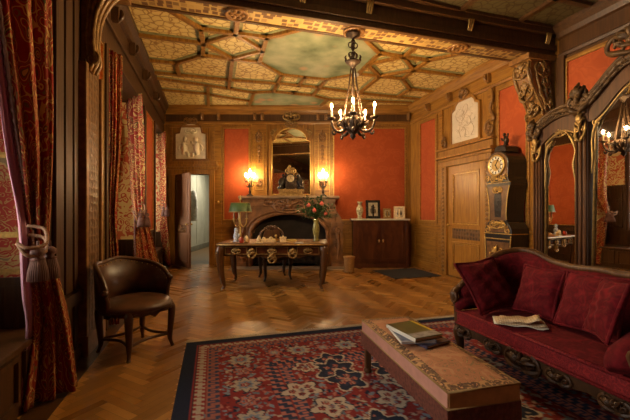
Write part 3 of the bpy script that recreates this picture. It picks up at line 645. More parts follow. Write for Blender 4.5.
def candelabrum(x, label):
    t = thing('candelabrum', label, 'candelabra', WB(x, -.26, 1.65), RB, 'candelabra on the mantelpiece')
    m = MB(); m.lathe([(.085, 0), (.08, .02), (.05, .04), (.03, .06)], n=14); m.build('base', BRONZE, t)
    m = MB(); m.lathe([(.02, .06), (.035, .10), (.018, .14), (.015, .22), (.03, .26), (.018, .30), (.014, .44)], n=12); m.build('stem', BRONZE, t)
    for k in range(4):
        A = k*PI/2+.6; r = .105; d = Vector((cos(A), sin(A), 0)); q = lambda r, z: d*r+Vector((0, 0, z))
        m = MB(); m.tube(cr([q(.015, .26), q(.05, .22), q(.09, .25), q(.105, .33)], 4), [.010, .012, .010, .009], 6); m.lathe([(.01, .325), (.03, .34), (.032, .35), (.01, .352)], d.x*r, d.y*r, 0, 10); a = m.build('arm', BRONZE, t)
        m = MB(); m.lathe([(.012, .35), (.012, .44), (.004, .445)], d.x*r, d.y*r, 0, 8); m.build('candle', WAX, a)
        m = MB(); m.lathe([(.008, .443), (.020, .465), (.023, .49), (.018, .52), (.003, .55)], d.x*r, d.y*r, 0, 10); m.build('bulb', BULB2, a)
    m = MB(); m.lathe([(.012, .44), (.03, .45), (.012, .455), (.012, .52)], n=8); m.build('candle', WAX, t)
    m = MB(); m.lathe([(.008, .52), (.022, .545), (.025, .57), (.019, .60), (.003, .64)], n=10); m.build('bulb', BULB2, t)
candelabrum(-1.53, 'lit bronze candelabrum on the mantel shelf above the green desk lamp')
candelabrum(.19, 'lit bronze candelabrum on the mantel shelf above the vase of roses')

mc = thing('mantel_clock', 'gilt and black figure clock standing on the mantel before the mirror', 'clock', WB(-.57, -.26, 1.65), RB)
m = MB(); m.box(-.30, .30, -.13, .13, 0, .05); m.box(-.27, .27, -.11, .11, .05, .13); m.box(-.30, .30, -.13, .13, .13, .16); m.orn(0, -.125, .09, .4, .09, .01, 51); m.build('base', GILTD, mc, bev=.005)
m = MB(); m.prism([(-.11, .16), (.11, .16), (.12, .3), (.10, .45), (.05, .52), (-.05, .52), (-.10, .45), (-.12, .3)], 'y', -.08, .08); m.orn(0, -.09, .25, .2, .16, .012, 52); m.build('case', BRONZE, mc, bev=.01)
m = MB(); k = m.mark(); m.lathe([(.082, 0), (.085, .012), (.07, .018), (.07, .012), (.001, .012)], n=24); m.xf(k, Matrix.Translation((0, -.08, .41)) @ Matrix.Rotation(PI/2, 4, 'X')); dial = m.build('dial', IVORY, mc)
m = MB(); m.box(-.003, .003, -.10, -.097, .41, .465); m.box(0, .04, -.10, -.097, .408, .413); m.build('hands', BLACK, dial)
m = MB(); m.ball((0, 0, .60), (.07, .05, .08)); m.ball((-.02, -.02, .70), .035); m.tube(cr([(.02, 0, .62), (.08, -.03, .66), (.10, -.03, .60)], 3), .018); m.orn(0, -.02, .6, .26, .18, .014, 53); m.build('crest_group', GILTD, mc)
for sg in (-1, 1):
    m = MB(); x = sg*.2
    m.tube(cr([(x, 0, .16), (x+sg*.02, -.02, .26), (x-sg*.01, -.01, .36), (x-sg*.02, 0, .44)], 4), [.055, .06, .065, .03], 10); m.ball((x-sg*.025, -.01, .49), (.035, .038, .045), 10)
    m.tube(cr([(x-sg*.03, -.02, .42), (x-sg*.09, -.05, .40), (x-sg*.11, -.04, .47)], 3), [.022, .02, .014], 8); m.tube(cr([(x+sg*.02, -.02, .42), (x+sg*.07, -.05, .34), (x+sg*.05, -.08, .26)], 3), [.022, .02, .014], 8)
    m.tube(cr([(x, -.03, .24), (x+sg*.02, -.10, .24), (x+sg*.03, -.10, .17)], 3), [.035, .03, .02], 8); m.ball((x+sg*.06, 0, .2), (.06, .07, .05), 8)
    m.build('figure', BLACK, mc)

# overdoor relief and drawing
orl = thing('overdoor_relief', 'pale plaster relief of figures in a shaped frame over the open door', 'relief', WB(-3.0, 0, 2.56), RB)
shp = [(-.36, 0), (-.36, .6), (-.26, .62), (-.24, .72)]+[(-.24*cos(PI*i/8), .72+.12*sin(PI*i/8)) for i in range(1, 8)]+[(.24, .72), (.26, .62), (.36, .6), (.36, 0)]
m = MB(); m.prism(shp, 'y', -.02, 0); m.build('plaster_panel', PLASTER, orl)
m = MB()
for (x, s) in ((-.17, 1), (.17, -1)):
    m.tube(cr([(x, -.03, .1), (x+.03*s, -.045, .25), (x, -.045, .38)], 4), [.05, .07, .06], 8); m.ball((x+.04*s, -.05, .47), (.055, .04, .065)); m.tube(cr([(x, -.05, .36), (x+.1*s, -.06, .34), (x+.14*s, -.05, .42)], 3), [.03, .028, .02], 6)
    m.tube(cr([(x, -.04, .14), (x+.1*s, -.055, .16), (x+.12*s, -.04, .05)], 3), [.045, .04, .025], 6)
    m.tube(cr([(x-.05*s, -.04, .36), (x-.12*s, -.04, .28), (x-.1*s, -.04, .2)], 3), [.03, .025, .018], 6)
m.orn(0, -.03, .68, .3, .14, .014, 61); m.build('relief_figures', PLASTER, orl)
m = MB(); m.prism(shp+[(x*1.1, z*1.05-(.04 if z == 0 else 0)) for x, z in shp[::-1]], 'y', -.04, 0); m.box(-.44, .44, -.05, 0, -.06, .0); m.orn(0, -.05, .92, .34, .14, .016, 62); m.build('frame', CARVE, orl, bev=.005)
ovd = thing('overdoor_drawing', 'pale ink drawing in an arched oak frame over the closed door', 'picture', (4.6, 5.63, 2.62), -PI/2)
shp2 = [(-.37, 0), (-.37, .62), (-.28, .66)]+[(-.28*cos(PI*i/8), .66+.16*sin(PI*i/8)) for i in range(1, 8)]+[(.28, .66), (.37, .62), (.37, 0)]
m = MB(); m.prism(shp2, 'y', -.02, -.002); m.build('paper_sheet', ENGR, ovd)
rk = random.Random(12); m = MB()
def stroke(pts, r=.006): m.tube(cr([(x, -.0205, z) for x, z in pts], 5), r*.55, 4)
stroke([(-.12, .1), (-.16, .25), (-.08, .38), (-.02, .5), (-.06, .62), (.02, .70), (.08, .64), (.05, .55), (-.02, .5)], .009); stroke([(-.02, .5), (.10, .46), (.16, .34), (.08, .28)], .008); stroke([(.16, .34), (.24, .2), (.16, .08)], .008)
stroke([(-.08, .38), (-.2, .42), (-.27, .54)], .008); stroke([(-.1, .3), (.02, .22), (.0, .1), (.12, .06)], .009); stroke([(.08, .28), (-.02, .3), (-.1, .22)], .008)
for k in range(60):
    x, z, a = rk.uniform(-.22, .22), rk.uniform(.08, .66), rk.uniform(0, 6.3); stroke([(x, z), (x+.04*cos(a), z+.04*sin(a)), (x+.08*cos(a+.7), z+.08*sin(a+.7))], .004)
m.build('ink_strokes', plain('brown_ink', (.34, .25, .16), .8), ovd)
m = MB(); m.prism(shp2+[(x*1.12, z*1.06-(.05 if z == 0 else 0)) for x, z in shp2[::-1]], 'y', -.05, -.002); m.box(-.44, .44, -.06, -.002, -.08, 0); m.build('frame', OAK, ovd, bev=.005)
m = MB(); m.orn(0, -.06, .90, .26, .2, .02, 63); m.build('crest', CARVE, ovd)

# writing desk
dk = thing('writing_desk', 'carved walnut writing table with gilt mounts standing before the fireplace', 'desk', cam(-.69, 6.15), RB)
m = MB(); hw, hd = .90, .50
pl_ = [(-hw, -hd+.06), (-hw+.06, -hd), (-.3, -hd-.01), (0, -hd-.02), (.3, -hd-.01), (hw-.06, -hd), (hw, -hd+.06), (hw, hd-.06), (hw-.06, hd), (-hw+.06, hd), (-hw, hd-.06)]
m.prism(pl_, 'z', .735, .772); m.build('top', WALN, dk, bev=.008)
m = MB(); m.prism([(x*.93, y*.88) for x, y in pl_], 'z', .772, .775); m.build('leather_inset', plain('desk_leather', (.24, .115, .04), .35, 0, .3, 8), dk)
m = MB(); m.tube([(x, y, .752) for x, y in pl_+pl_[:1]], .014, 6); m.build('edge_band', GILTD, dk)
m = MB()
ap = [(-.84, .735), (-.84, .56), (-.70, .575), (-.58, .58), (-.42, .53), (-.33, .535), (-.18, .56), (0, .50), (.18, .56), (.33, .535), (.42, .53), (.58, .58), (.70, .575), (.84, .56), (.84, .735)]
m.prism(ap, 'y', -.45, -.42); m.prism(ap, 'y', .42, .45)
for x in (-.84, .81): m.prism([(-.44, .735), (-.44, .56), (-.2, .58), (0, .54), (.2, .58), (.44, .56), (.44, .735)], 'x', x, x+.03)
m.build('apron', WALN, dk, bev=.006)
for x0, x1 in ((-.76, -.40), (-.26, .26), (.40, .76)):
    m = MB(); m.box(x0, x1, -.462, -.45, .60, .715); d = m.build('drawer', MAHO, dk, bev=.004)
    m = MB(); m.frame(x0, x1, .595, .72, .012, -.472, -.455); m.orn((x0+x1)/2, -.475, .655, .15, .09, .010, 70); m.build('drawer_mount', GILTD, d)
for x in (-.33, .33, 0): m = MB(); m.orn(x, -.465, .62 if x else .54, .14, .18, .014, 71); m.build('apron_mount', GILTD, dk)
for sx in (-1, 1):
    for sy in (-1, 1):
        lg = cabriole((sx*.80, sy*.41, .74), (sx*.80, sy*.43, .004), .062, .024, (sx*.045, sy*.045, 0)).build('leg', WALN, dk)
        m = MB(); m.tube(cr([(sx*.84, sy*.455, .72), (sx*.865, sy*.475, .62), (sx*.85, sy*.465, .5)], 4), [.03, .045, .012], 8); m.scroll(sx*.85, sy*.48, .66, .05, PI/2, 1.2, .012, sx); m.ball((sx*.805, sy*.435, .02), (.035, .035, .02)); m.build('leg_mount', GILTD, lg)

# desk chair behind it
dc = thing('desk_chair', 'dark carved chair pulled up to the far side of the writing table', 'chair', cam(-.77, 6.80), RB+rad(20))
for sx in (-1, 1):
    for sy in (-1, 1): cabriole((sx*.22, sy*.2, .44), (sx*.25, sy*.24, .004), .038, .019, (sx*.025, sy*.025, 0)).build('leg', BLACKW, dc)
m = MB(); m.prism([(-.26, -.25), (.26, -.25), (.24, .23), (-.24, .23)], 'z', .40, .46); m.prism([(-.2, .40), (0, .34), (.2, .40)], 'y', -.25, -.22); m.build('seat_frame', BLACKW, dc, bev=.01)
m = MB(); m.ball((0, -.01, .46), (.235, .225, .05), 16); m.build('seat', LEATHER, dc)
m = MB()
for sx in (-1, 1): m.tube(cr([(sx*.22, .22, .44), (sx*.24, .25, .65), (sx*.22, .29, .86), (sx*.12, .31, .95)], 5), .022, 8)
m.tube(cr([(-.14, .31, .945), (-.06, .315, .96), (0, .315, .99), (.06, .315, .96), (.14, .31, .945)], 4), .026, 8); m.orn(0, .29, .95, .26, .1, .012, 73); m.build('back_frame', WALN, dc)
m = MB(); m.prism([(-.17, .52), (.17, .52), (.19, .75), (.14, .92), (-.14, .92), (-.19, .75)], 'y', .255, .275); m.build('back_panel', WALN, dc)

# desk lamp
dl_ = thing('desk_lamp', 'brass candle lamp with green shade standing on the writing table', 'lamp', cam(-1.30, 6.15, .776), RB)
m = MB(); m.lathe([(.11, 0), (.105, .02), (.08, .035), (.03, .04), (.02, .06)], n=18); m.build('base', BRASS, dl_)
m = MB(); m.lathe([(.014, .04), (.022, .12), (.011, .16), (.009, .70), (.02, .72), (.012, .75), (.016, .77), (.003, .80)], n=10); m.build('stem', BRASS, dl_)
for k in range(3):
    A = -PI/2+(k-1)*1.45; r = .11; d = Vector((cos(A), sin(A), 0))
    m = MB(); m.tube(cr([(0, 0, .31), (d.x*.05, d.y*.05, .25), (d.x*.1, d.y*.1, .29), (d.x*r, d.y*r, .38)], 4), .009, 6); m.lathe([(.01, .375), (.03, .39), (.01, .395)], d.x*r, d.y*r, 0, 10); a = m.build('arm', BRASS, dl_)
    m = MB(); m.lathe([(.014, .39), (.014, .52), (.004, .525)], d.x*r, d.y*r, 0, 8); m.build('candle', WAX, a)
    m = MB(); m.lathe([(.007, .523), (.02, .55), (.022, .58), (.012, .61), (.002, .635)], d.x*r, d.y*r, 0, 10); m.build('bulb', BULB3, a)
m = MB(); m.lathe([(.20, .50), (.20, .505), (.165, .66), (.16, .66), (.195, .50)], n=26, sy=.85); m.build('lamp_shade', GREENL, dl_)
m = MB(); m.lathe([(.203, .497), (.206, .503), (.203, .512)], n=26, sy=.86); m.lathe([(.165, .655), (.168, .662), (.16, .668)], n=26, sy=.86); m.box(-.16, .16, -.005, .005, .655, .66); m.build('shade_rim', GILTD, dl_)

# vase and flowers on the desk
fv = thing('flower_vase', 'olive and gilt glass vase holding roses on the writing table', 'vase', cam(.02, 6.12, .776), RB)
m = MB(); m.lathe([(.055, 0), (.06, .02), (.035, .05), (.05, .12), (.065, .2), (.055, .27), (.04, .31), (.055, .37), (.06, .38), (.05, .375), (.035, .31), (.001, .06)], n=20); m.build('vase_body', plain('olive_glaze', (.22, .19, .06), .2, .1, .5, 20), fv)
bq = thing('rose_bouquet', 'bunch of coral roses and dark leaves in the olive vase', 'flowers', cam(.02, 6.12, 1.165), RB)
rg = random.Random(5); lv = MB(); stm = MB()
for k in range(95):
    a = rg.uniform(0, 2*PI); e = rg.uniform(-.15, 1.35); L = rg.uniform(.16, .42); tip = Vector((cos(a)*cos(e)*L*1.0, sin(a)*cos(e)*L*.7, sin(e)*L+.02))
    stm.tube(cr([(rg.uniform(-.012, .012), rg.uniform(-.012, .012), -.05), (tip.x*.07, tip.y*.07, .01), tuple(tip*.5+Vector((0, 0, .06))), tuple(tip)], 3), .003, 4)
    for j in range(5):
        f = rg.uniform(.45, 1.05); p = tip*f+Vector((0, 0, .03+.05*(1-f))); d = Vector((rg.uniform(-1, 1), rg.uniform(-1, 1), rg.uniform(-.7, .7))).normalized(); n = d.cross(Vector((rg.random(), rg.random(), 1))).normalized(); l = rg.uniform(.04, .075)
        lv.add([p, p+d*l*.5+n*l*.28, p+d*l, p+d*l*.5-n*l*.28], [(0, 1, 2, 3)], True)
stm.build('stems', LEAF, bq); lo_ = lv.build('leaves', LEAF, bq); lo_['kind'] = 'stuff'
for (x, y, z) in ((-.13, -.16, .22), (-.03, -.2, .13), (.09, -.18, .25), (.16, -.12, .08)):
    m = MB()
    for q, (r, h) in enumerate(((.036, .03), (.029, .04), (.021, .045), (.011, .05))): m.lathe([(r*.5, -.02), (r, 0), (r*.9, h*.6), (r*.8, h*.8), (r*.6, h*.5)], x, y, z+q*.004, 9)
    m.build('rose', ROSE, bq)

# small things on the desk
def small(name, label, cat, px, py, zz, builder, mat, group=None):
    p = fl(px, py, zz); m = MB(); builder(m); o = m.build(name, mat, None, p, RB); return tag(o, label, cat, group)
ZD = .776
small('china_figurine', 'blue and white china figure beside the green lamp on the desk', 'figurine', 236, 241.8, ZD, lambda m: (m.lathe([(.05, 0), (.052, .02), (.035, .03), (.05, .08), (.045, .12), (.025, .16), (.035, .19), (.03, .22), (.005, .245)], n=12), m.tube(cr([(.03, 0, .14), (.06, -.02, .11), (.04, -.04, .09)], 3), .012)), BLUEW)
small('red_pot', 'small red pot at the foot of the green desk lamp', 'pot', 241.5, 243.0, ZD, lambda m: m.lathe([(.03, 0), (.042, .03), (.04, .06), (.026, .08), (.03, .09), (.024, .088), (.001, .03)], n=12), plain('red_glaze', (.35, .04, .02), .3))
small('white_jar', 'small white lidded jar next to the red pot on the desk', 'jar', 246.5, 242.6, ZD, lambda m: m.lathe([(.03, 0), (.04, .03), (.04, .07), (.03, .085), (.034, .09), (.02, .105), (.006, .12)], n=12), IVORY)
small('ivory_inkwell', 'cream inkwell at the left of the desk set before the empty chair', 'inkwell', 259, 243.0, ZD, lambda m: (m.box(-.06, .06, -.04, .04, 0, .02), m.lathe([(.035, .02), (.04, .06), (.024, .09), (.015, .12)], n=10)), IVORY)
small('pen_tray', 'long cream pen tray in the middle of the writing table', 'tray', 268, 241.6, ZD, lambda m: (m.box(-.13, .13, -.05, .05, 0, .018), m.frame(-.13, .13, .018, .04, .01, -.05, .05), m.tube([(-.1, 0, .035), (.1, .01, .05)], .010), m.ball((-.07, 0, .05), .03), m.ball((.05, .0, .05), .035)), IVORY)
small('brass_blotter', 'rocker blotter with knob behind the pen tray on the desk', 'blotter', 276, 241.0, ZD, lambda m: (m.prism([(-.08, .04), (-.05, .01), (0, 0), (.05, .01), (.08, .04)], 'y', -.03, .03), m.lathe([(.012, .04), (.014, .07), (.026, .09), (.004, .115)], n=10)), BRASS)
small('carved_box', 'small pale carved box on the desk right of the pen tray', 'box', 283, 242.0, ZD, lambda m: (m.box(-.05, .05, -.04, .04, 0, .07), m.box(-.055, .055, -.045, .045, .07, .085), m.ball((0, 0, .095), .013)), IVORY)
small('closed_book', 'thin yellow covered book lying on the writing table', 'book', 291.5, 241.0, ZD, lambda m: (m.box(-.09, .09, -.06, .06, 0, .006), m.box(-.088, .085, -.057, .057, .006, .024), m.box(-.09, .09, -.06, .06, .024, .03)), plain('yellow_cloth', (.45, .30, .08), .7))
small('folded_letter', 'folded white letter on the desk left of the flower vase', 'letter', 299, 243, ZD, lambda m: (m.box(-.07, .07, -.04, .04, 0, .004), m.prism([(-.07, .004), (.07, .004), (.07, .022), (-.07, .006)], 'y', -.04, .04)), PAPER)

# cabinet with its ornaments
cb = thing('cabinet', 'dark mahogany two door cabinet with white marble top against the red wall', 'cabinet', cam(1.507, 8.295), RB)
m = MB(); m.box(-.62, .62, -.20, .20, .10, 1.09); m.box(-.64, .64, -.21, .20, 0.0, .10); m.box(-.635, .635, -.215, .2, 1.05, 1.09)
for x in (-.6, .6): m.box(x-.035, x+.035, -.225, -.19, .1, 1.05)
m.build('carcass', MAHO, cb, bev=.006)
m = MB(); m.prism([(-.67, -.24), (.67, -.24), (.67, .20), (-.67, .20)], 'z', 1.09, 1.125); m.build('marble_top', WHITEM, cb, bev=.008)
for sg in (-1, 1):
    a, b = sorted((sg*.012, sg*.55)); m = MB(); m.box(a, b, -.225, -.20, .14, 1.03); m.frame(a+.04, b-.04, .2, .97, .02, -.235, -.225); d = m.build('door', MAHO, cb, bev=.003)
    m = MB(); m.ball((sg*.045, -.25, .62), .018); m.ball((sg*.045, -.24, .62), (.02, .008, .035)); m.build('knob', BRASS, d)
ZC = 1.126
va = thing('china_vase', 'cream baluster vase with painted flowers on the marble cabinet top', 'vase', cam(1.05, 8.28, ZC), RB)
m = MB(); m.lathe([(.055, 0), (.06, .02), (.045, .05), (.075, .14), (.085, .21), (.07, .27), (.04, .31), (.045, .36), (.07, .395), (.06, .39), (.03, .31), (.001, .1)], n=20); m.build('vase_body', plain('painted_china', (.50, .44, .28), .25, 0, .55, 26), va)
def pframe(x, w, h, name, label, matf, mati, tilt=.0, rz=0, fw=.035):
    t = thing(name, label, 'picture frame', cam(x, 8.30, ZC), RB+rz, 'picture frames on the cabinet')
    M_ = Matrix.Rotation(-.16, 4, 'X')
    m = MB(); k = m.mark(); m.frame(-w/2, w/2, 0, h, fw, -.012, .012); m.xf(k, M_); m.build('frame_border', matf, t, bev=.003)
    m = MB(); k = m.mark(); m.box(-w/2+fw, w/2-fw, -.004, .01, fw, h-fw); m.xf(k, M_); pc = m.build('photograph', mati, t)
    m = MB(); k = m.mark(); m.ball((-.03*w/.3, -.006, h*.42), (w*.1, .004, h*.16), 8); m.ball((-.03*w/.3, -.006, h*.64), (w*.055, .004, h*.06), 8); m.ball((.04, -.006, h*.4), (w*.09, .004, h*.14), 8); m.ball((.04, -.006, h*.6), (w*.05, .004, h*.055), 8); m.xf(k, M_); m.build('sitters', plain('sepia', (.10, .07, .045), .6), pc)
    m = MB(); m.prism([(.0, h*.1), (.012, h*.75), (.11+h*.1, 0.0), (.09+h*.1, 0.0)], 'x', -.02, .02); m.build('strut', matf, t)
pframe(1.37, .34, .44, 'photo_frame', 'tall black picture frame with two sitters on the cabinet', BLACK, plain('photo_paper', (.42, .36, .26), .3), fw=.06)
pframe(1.70, .19, .24, 'photo_frame', 'smallest gilt picture frame between two others on the cabinet', GILTD, plain('photo_cream', (.45, .36, .22), .35), rz=.05)
pframe(1.98, .26, .29, 'photo_frame', 'cream picture frame at the corner end of the marble cabinet top', IVORY, plain('photo_sepia', (.36, .26, .14), .35), rz=-.25)

wb = thing('waste_basket', 'woven cane waste basket on the floor beside the fireplace', 'basket', cam(.72, 7.45), RB)
m = MB(); m.lathe([(.095, 0), (.10, .02), (.115, .30), (.12, .34), (.105, .34), (.09, .03), (.001, .03)], n=20); m.build('basket_body', WICK, wb)
m = MB()
for z in (.03, .31, .335): m.lathe([(.104+z*.05, z-.01), (.112+z*.05, z), (.104+z*.05, z+.01)], n=20)
m.build('basket_rim', WICK, wb)
for k in range(3): 
    A = k*2.1+.5; m = MB(); m.ball((.085*cos(A), .085*sin(A), -.0+.012), (.02, .02, .014)); m.build('foot', WALN, wb)
m = MB(); m.box(-.52, .52, -.5, .5, 0.001, .012); tag(m.build('door_mat', MATD, None, (3.86, 6.55, 0), 0, bev=.004), 'dark flat mat on the parquet between the cabinet and the closed door', 'mat')
m = MB(); m.lathe([(.012, .0), (.05, -.01), (.06, -.03), (.05, -.055), (.02, -.07)], n=16); tag(m.build('ceiling_sensor', plain('white_plastic', (.7, .66, .6), .5), None, cam(.73, 6.32, 3.766)), 'small white round sensor fixed to a ceiling rib', 'sensor')
# white robe in the passage
m = MB(); m.tube(cr([(0, 0, .25), (.02, 0, .55), (0, 0, .95), (.01, 0, 1.15), (0, 0, 1.22)], 5), [.10, .13, .12, .09, .02], 10); m.tube(cr([(.02, -.02, 1.12), (.10, -.06, .9), (.09, -.08, .62)], 4), [.05, .055, .05], 8)
k = m.mark(); tag(m.build('hanging_robe', plain('white_cotton', (.6, .55, .48), .9), None, WB(-3.85, 2.6, .75), RB), 'white robe hanging on the passage wall beyond the open door', 'robe')
m = MB()

# ---- tall case clock against the right wall
tc = thing('longcase_clock', 'tall dark longcase clock with gilt mounts and white dial beside the closed door', 'clock', (4.585, 4.46, 0), -PI/2)
def outl(h, m): return [(-a, z) for a, z in h]+[(a, z) for a, z in h[::-1]]
m = MB(); m.prism(outl([(.27, 0), (.27, .08), (.24, .12), (.235, .55), (.25, .85), (.27, .95), (.26, 1.03), (.22, 1.09), (.19, 1.13)], 0), 'y', -.36, -.03); m.build('base', BLACKW, tc, bev=.012)
m = MB(); m.prism(outl([(.21, .16), (.205, .55), (.22, .82)], 0), 'y', -.364, -.36); m.prism(outl([(.24, .97), (.2, 1.08)], 0), 'y', -.364, -.36); m.build('marquetry_panel', MARQ, tc)
m = MB(); m.prism(outl([(.175, 1.13), (.17, 1.25), (.185, 1.45), (.215, 1.62), (.235, 1.68), (.235, 1.73)], 0), 'y', -.35, -.03); wst = m.build('trunk', BLACKW, tc, bev=.008)
m = MB(); m.prism(outl([(.155, 1.15), (.15, 1.25), (.165, 1.45), (.195, 1.62), (.21, 1.68)], 0), 'y', -.354, -.35); m.build('marquetry_panel', MARQ, wst)
m = MB(); m.prism([(-.06, 1.2), (.06, 1.2), (.075, 1.45), (.06, 1.6), (-.06, 1.6), (-.075, 1.45)], 'y', -.358, -.35); m.build('trunk_window', BLACK, wst)
m = MB(); m.prism(outl([(.225, 1.73), (.21, 1.80), (.215, 2.02)], 0)[:3]+[(-.215*cos(PI*i/12), 2.02+.20*sin(PI*i/12)) for i in range(1, 12)]+[(.215, 2.02), (.21, 1.80), (.225, 1.73)], 'y', -.37, -.02); hd = m.build('hood', BLACKW, tc, bev=.01)
m = MB(); m.prism([(-.2, 1.82), (.2, 1.82), (.2, 2.02)]+[(.2*cos(PI*i/12), 2.02+.18*sin(PI*i/12)) for i in range(1, 12)]+[(-.2, 2.02)], 'y', -.373, -.37); m.build('marquetry_panel', MARQ, hd)
m = MB(); m.prism([(-.12, 2.2), (-.10, 2.28), (-.05, 2.31), (.05, 2.31), (.10, 2.28), (.12, 2.2)], 'y', -.32, -.06); m.build('cap', BLACKW, hd, bev=.01)
m = MB(); k = m.mark(); m.lathe([(.165, 0), (.17, .02), (.145, .03), (.14, .015), (.001, .015)], n=32); m.xf(k, Matrix.Translation((0, -.37, 2.0)) @ Matrix.Rotation(PI/2, 4, 'X')); m.build('bezel', GILT, hd)
m = MB(); k = m.mark(); m.lathe([(.092, 0), (.092, .004), (.001, .008)], n=24); m.xf(k, Matrix.Translation((0, -.386, 2.0)) @ Matrix.Rotation(PI/2, 4, 'X')); m.build('dial_centre', plain('gold_dial', (.50, .31, .10), .5), hd)
m = MB(); k = m.mark(); m.lathe([(.138, 0), (.138, .006), (.09, .006), (.09, .0)], n=32); m.xf(k, Matrix.Translation((0, -.385, 2.0)) @ Matrix.Rotation(PI/2, 4, 'X')); dial = m.build('chapter_ring', plain('enamel', (.68, .62, .5), .3), tc)
m = MB()
for k in range(12):
    a = k*PI/6; q = m.mark(); m.box(-.007, .007, -.395, -.391, .098, .130); m.xf(q, Matrix.Translation((0, 0, 2.0)) @ Matrix.Rotation(a, 4, 'Y'))
m.build('hour_marks', BLACK, dial)
m = MB(); q = m.mark(); m.box(-.006, .006, -.398, -.394, -.01, .11); m.xf(q, Matrix.Translation((0, 0, 2.0)) @ Matrix.Rotation(.5, 4, 'Y')); q = m.mark(); m.box(-.007, .007, -.401, -.398, -.01, .075); m.xf(q, Matrix.Translation((0, 0, 2.0)) @ Matrix.Rotation(2.6, 4, 'Y')); m.build('hands', BLACK, dial)
m = MB(); m.lathe([(.03, 2.30), (.04, 2.33), (.02, 2.35)], 0, -.2, 0, 12); m.tube(cr([(0, -.2, 2.34), (.02, -.21, 2.40), (-.02, -.2, 2.46)], 4), [.03, .04, .02], 8); m.ball((-.02, -.21, 2.49), .026); m.tube(cr([(0, -.2, 2.42), (.05, -.22, 2.44), (.06, -.22, 2.49)], 3), .014); m.tube(cr([(0, -.2, 2.42), (-.05, -.2, 2.40), (-.07, -.22, 2.44)], 3), .014); m.build('finial_figure', BRONZE, tc)
m = MB()
for sx in (-1, 1):
    m.tube(cr([(sx*.175, -.36, 1.16), (sx*.17, -.36, 1.3), (sx*.19, -.36, 1.5), (sx*.225, -.36, 1.68)], 4), .008, 6); m.scroll(sx*.2, -.365, 1.0, .06, PI/2, 1.3, .012, sx); m.scroll(sx*.19, -.38, 1.82, .05, -PI/2, 1.2, .010, -sx)
    m.tube(cr([(sx*.235, -.365, .2), (sx*.235, -.365, .55), (sx*.26, -.365, .92)], 4), .009, 6)
m.orn(0, -.365, 1.62, .2, .1, .012, 81); m.orn(0, -.365, 1.08, .32, .12, .014, 82); m.orn(0, -.37, .62, .3, .3, .014, 83); m.orn(0, -.375, 1.79, .26, .09, .010, 84)
m.box(-.26, .26, -.372, -.35, .86, .875); m.box(-.24, .24, -.362, -.34, 1.725, 1.74); m.box(-.275, .275, -.37, -.03, .94, .955); m.build('gilt_mounts', GILT, tc)

# ---- mirrored wardrobe on the right
ar = thing('mirrored_wardrobe', 'large dark carved wardrobe with three tall mirror doors behind the sofa', 'wardrobe', (3.86, 2.37, 0), -PI/2)
m = MB(); m.box(-1.08, 1.08, .06, .62, .10, 2.12); m.box(-.50, .50, .06, .60, 2.12, 2.45); m.build('carcass', WARDW, ar)
m = MB(); m.box(-1.14, 1.14, -.03, .63, 0, .14); m.box(-1.12, 1.12, .0, .62, .14, .30); m.build('plinth', WALN, ar, bev=.01)
def sarch(x0, x1, za, zb, zp, pw=1, n=16):
    """raking arch: za at x0, zb at x1, bulging through zp"""
    return [(lerp(x0, x1, i/n), lerp(za, zb, i/n)+zp*sin(PI*i/n)**pw) for i in range(n+1)]
posts = [(-1.10, -.98, 2.26), (-.57, -.43, 2.46), (.43, .57, 2.46), (.98, 1.10, 2.26)]
m = MB()
for a, b, h in posts: m.box(a, b, -.03, .06, .30, h)
m.build('post', WARDW, ar, bev=.012)
m = MB()
for a, b, h in posts:
    for x in (a+.02, (a+b)/2, b-.02): m.tube([(x, -.035, .34), (x, -.035, h-.2)], .011, 6)
m.build('reeding', WARDW, ar)
bays = [(-.98, -.57, sarch(-.98, -.57, 2.10, 2.16, .09), sarch(-1.14, -.45, 2.24, 2.40, .10)),
        (-.43, .43, sarch(-.43, .43, 2.24, 2.24, .31, 2), sarch(-.58, .58, 2.40, 2.40, .37, 2)),
        (.57, .98, sarch(.57, .98, 2.16, 2.10, .09), sarch(.45, 1.14, 2.40, 2.24, .10))]
for a, b, inn_, out_ in bays:
    m = MB(); m.prism(inn_+out_[::-1], 'y', -.02, .5 if b-a < .5 else .55); m.build('arched_head', WARDW, ar)
    m = MB(); m.prism([(a, .30)]+inn_+[(b, .30)], 'y', .02, .055); d = m.build('mirror_door', MIRR, ar)
    m = MB(); m.tube([(a+.012, .012, .31)]+[(x, .012, z-.012) for x, z in inn_[1:-1]]+[(b-.012, .012, .31)], .014, 6); m.build('gilt_bead', GILTD, d)
    zt = inn_[len(inn_)//2][1]
    for sg, x in ((1, a), (-1, b)):
        zz = inn_[0][1] if sg > 0 else inn_[-1][1]; m = MB()
        m.tube(cr([(x+sg*.015, 0, zz-.55), (x+sg*.035, -.01, zz-.35), (x+sg*.02, 0, zz-.2), (x+sg*.06, -.01, zz-.05), (x+sg*.12, 0, zz+.02)], 4), [.006, .014, .010, .016, .006], 6)
        m.scroll(x+sg*.07, 0, zz-.02, .05, PI/2, 1.2, .010, sg); m.build('gilt_tracery', GILTD, d)
    m = MB(); m.orn((a+b)/2, .0, zt-.02, .18, .11, .008, 91); m.build('gilt_tracery', GILTD, d)
    m = MB()
    for dz, r in ((.0, .03), (.05, .022), (-.05, .018)): m.tube([(x, -.04, z+dz) for x, z in out_], r, 8)
    for i in range(1, 16): m.orn(out_[i][0], -.05, out_[i][1]-.015, .07, .07, .009, i)
    m.build('carved_cornice', CRESTW, ar)
for x, z, w, h in ((-.52, 2.50, .24, .30), (.52, 2.50, .24, .30), (0, 2.92, .5, .26), (-1.08, 2.28, .18, .24), (1.08, 2.28, .18, .24)):
    m = MB(); m.orn(x, -.05, z, w, h, .026, 95); m.orn(x, -.03, z+h*.2, w*.7, h*.8, .02, 96); m.build('crest_carving', CRESTW, ar)
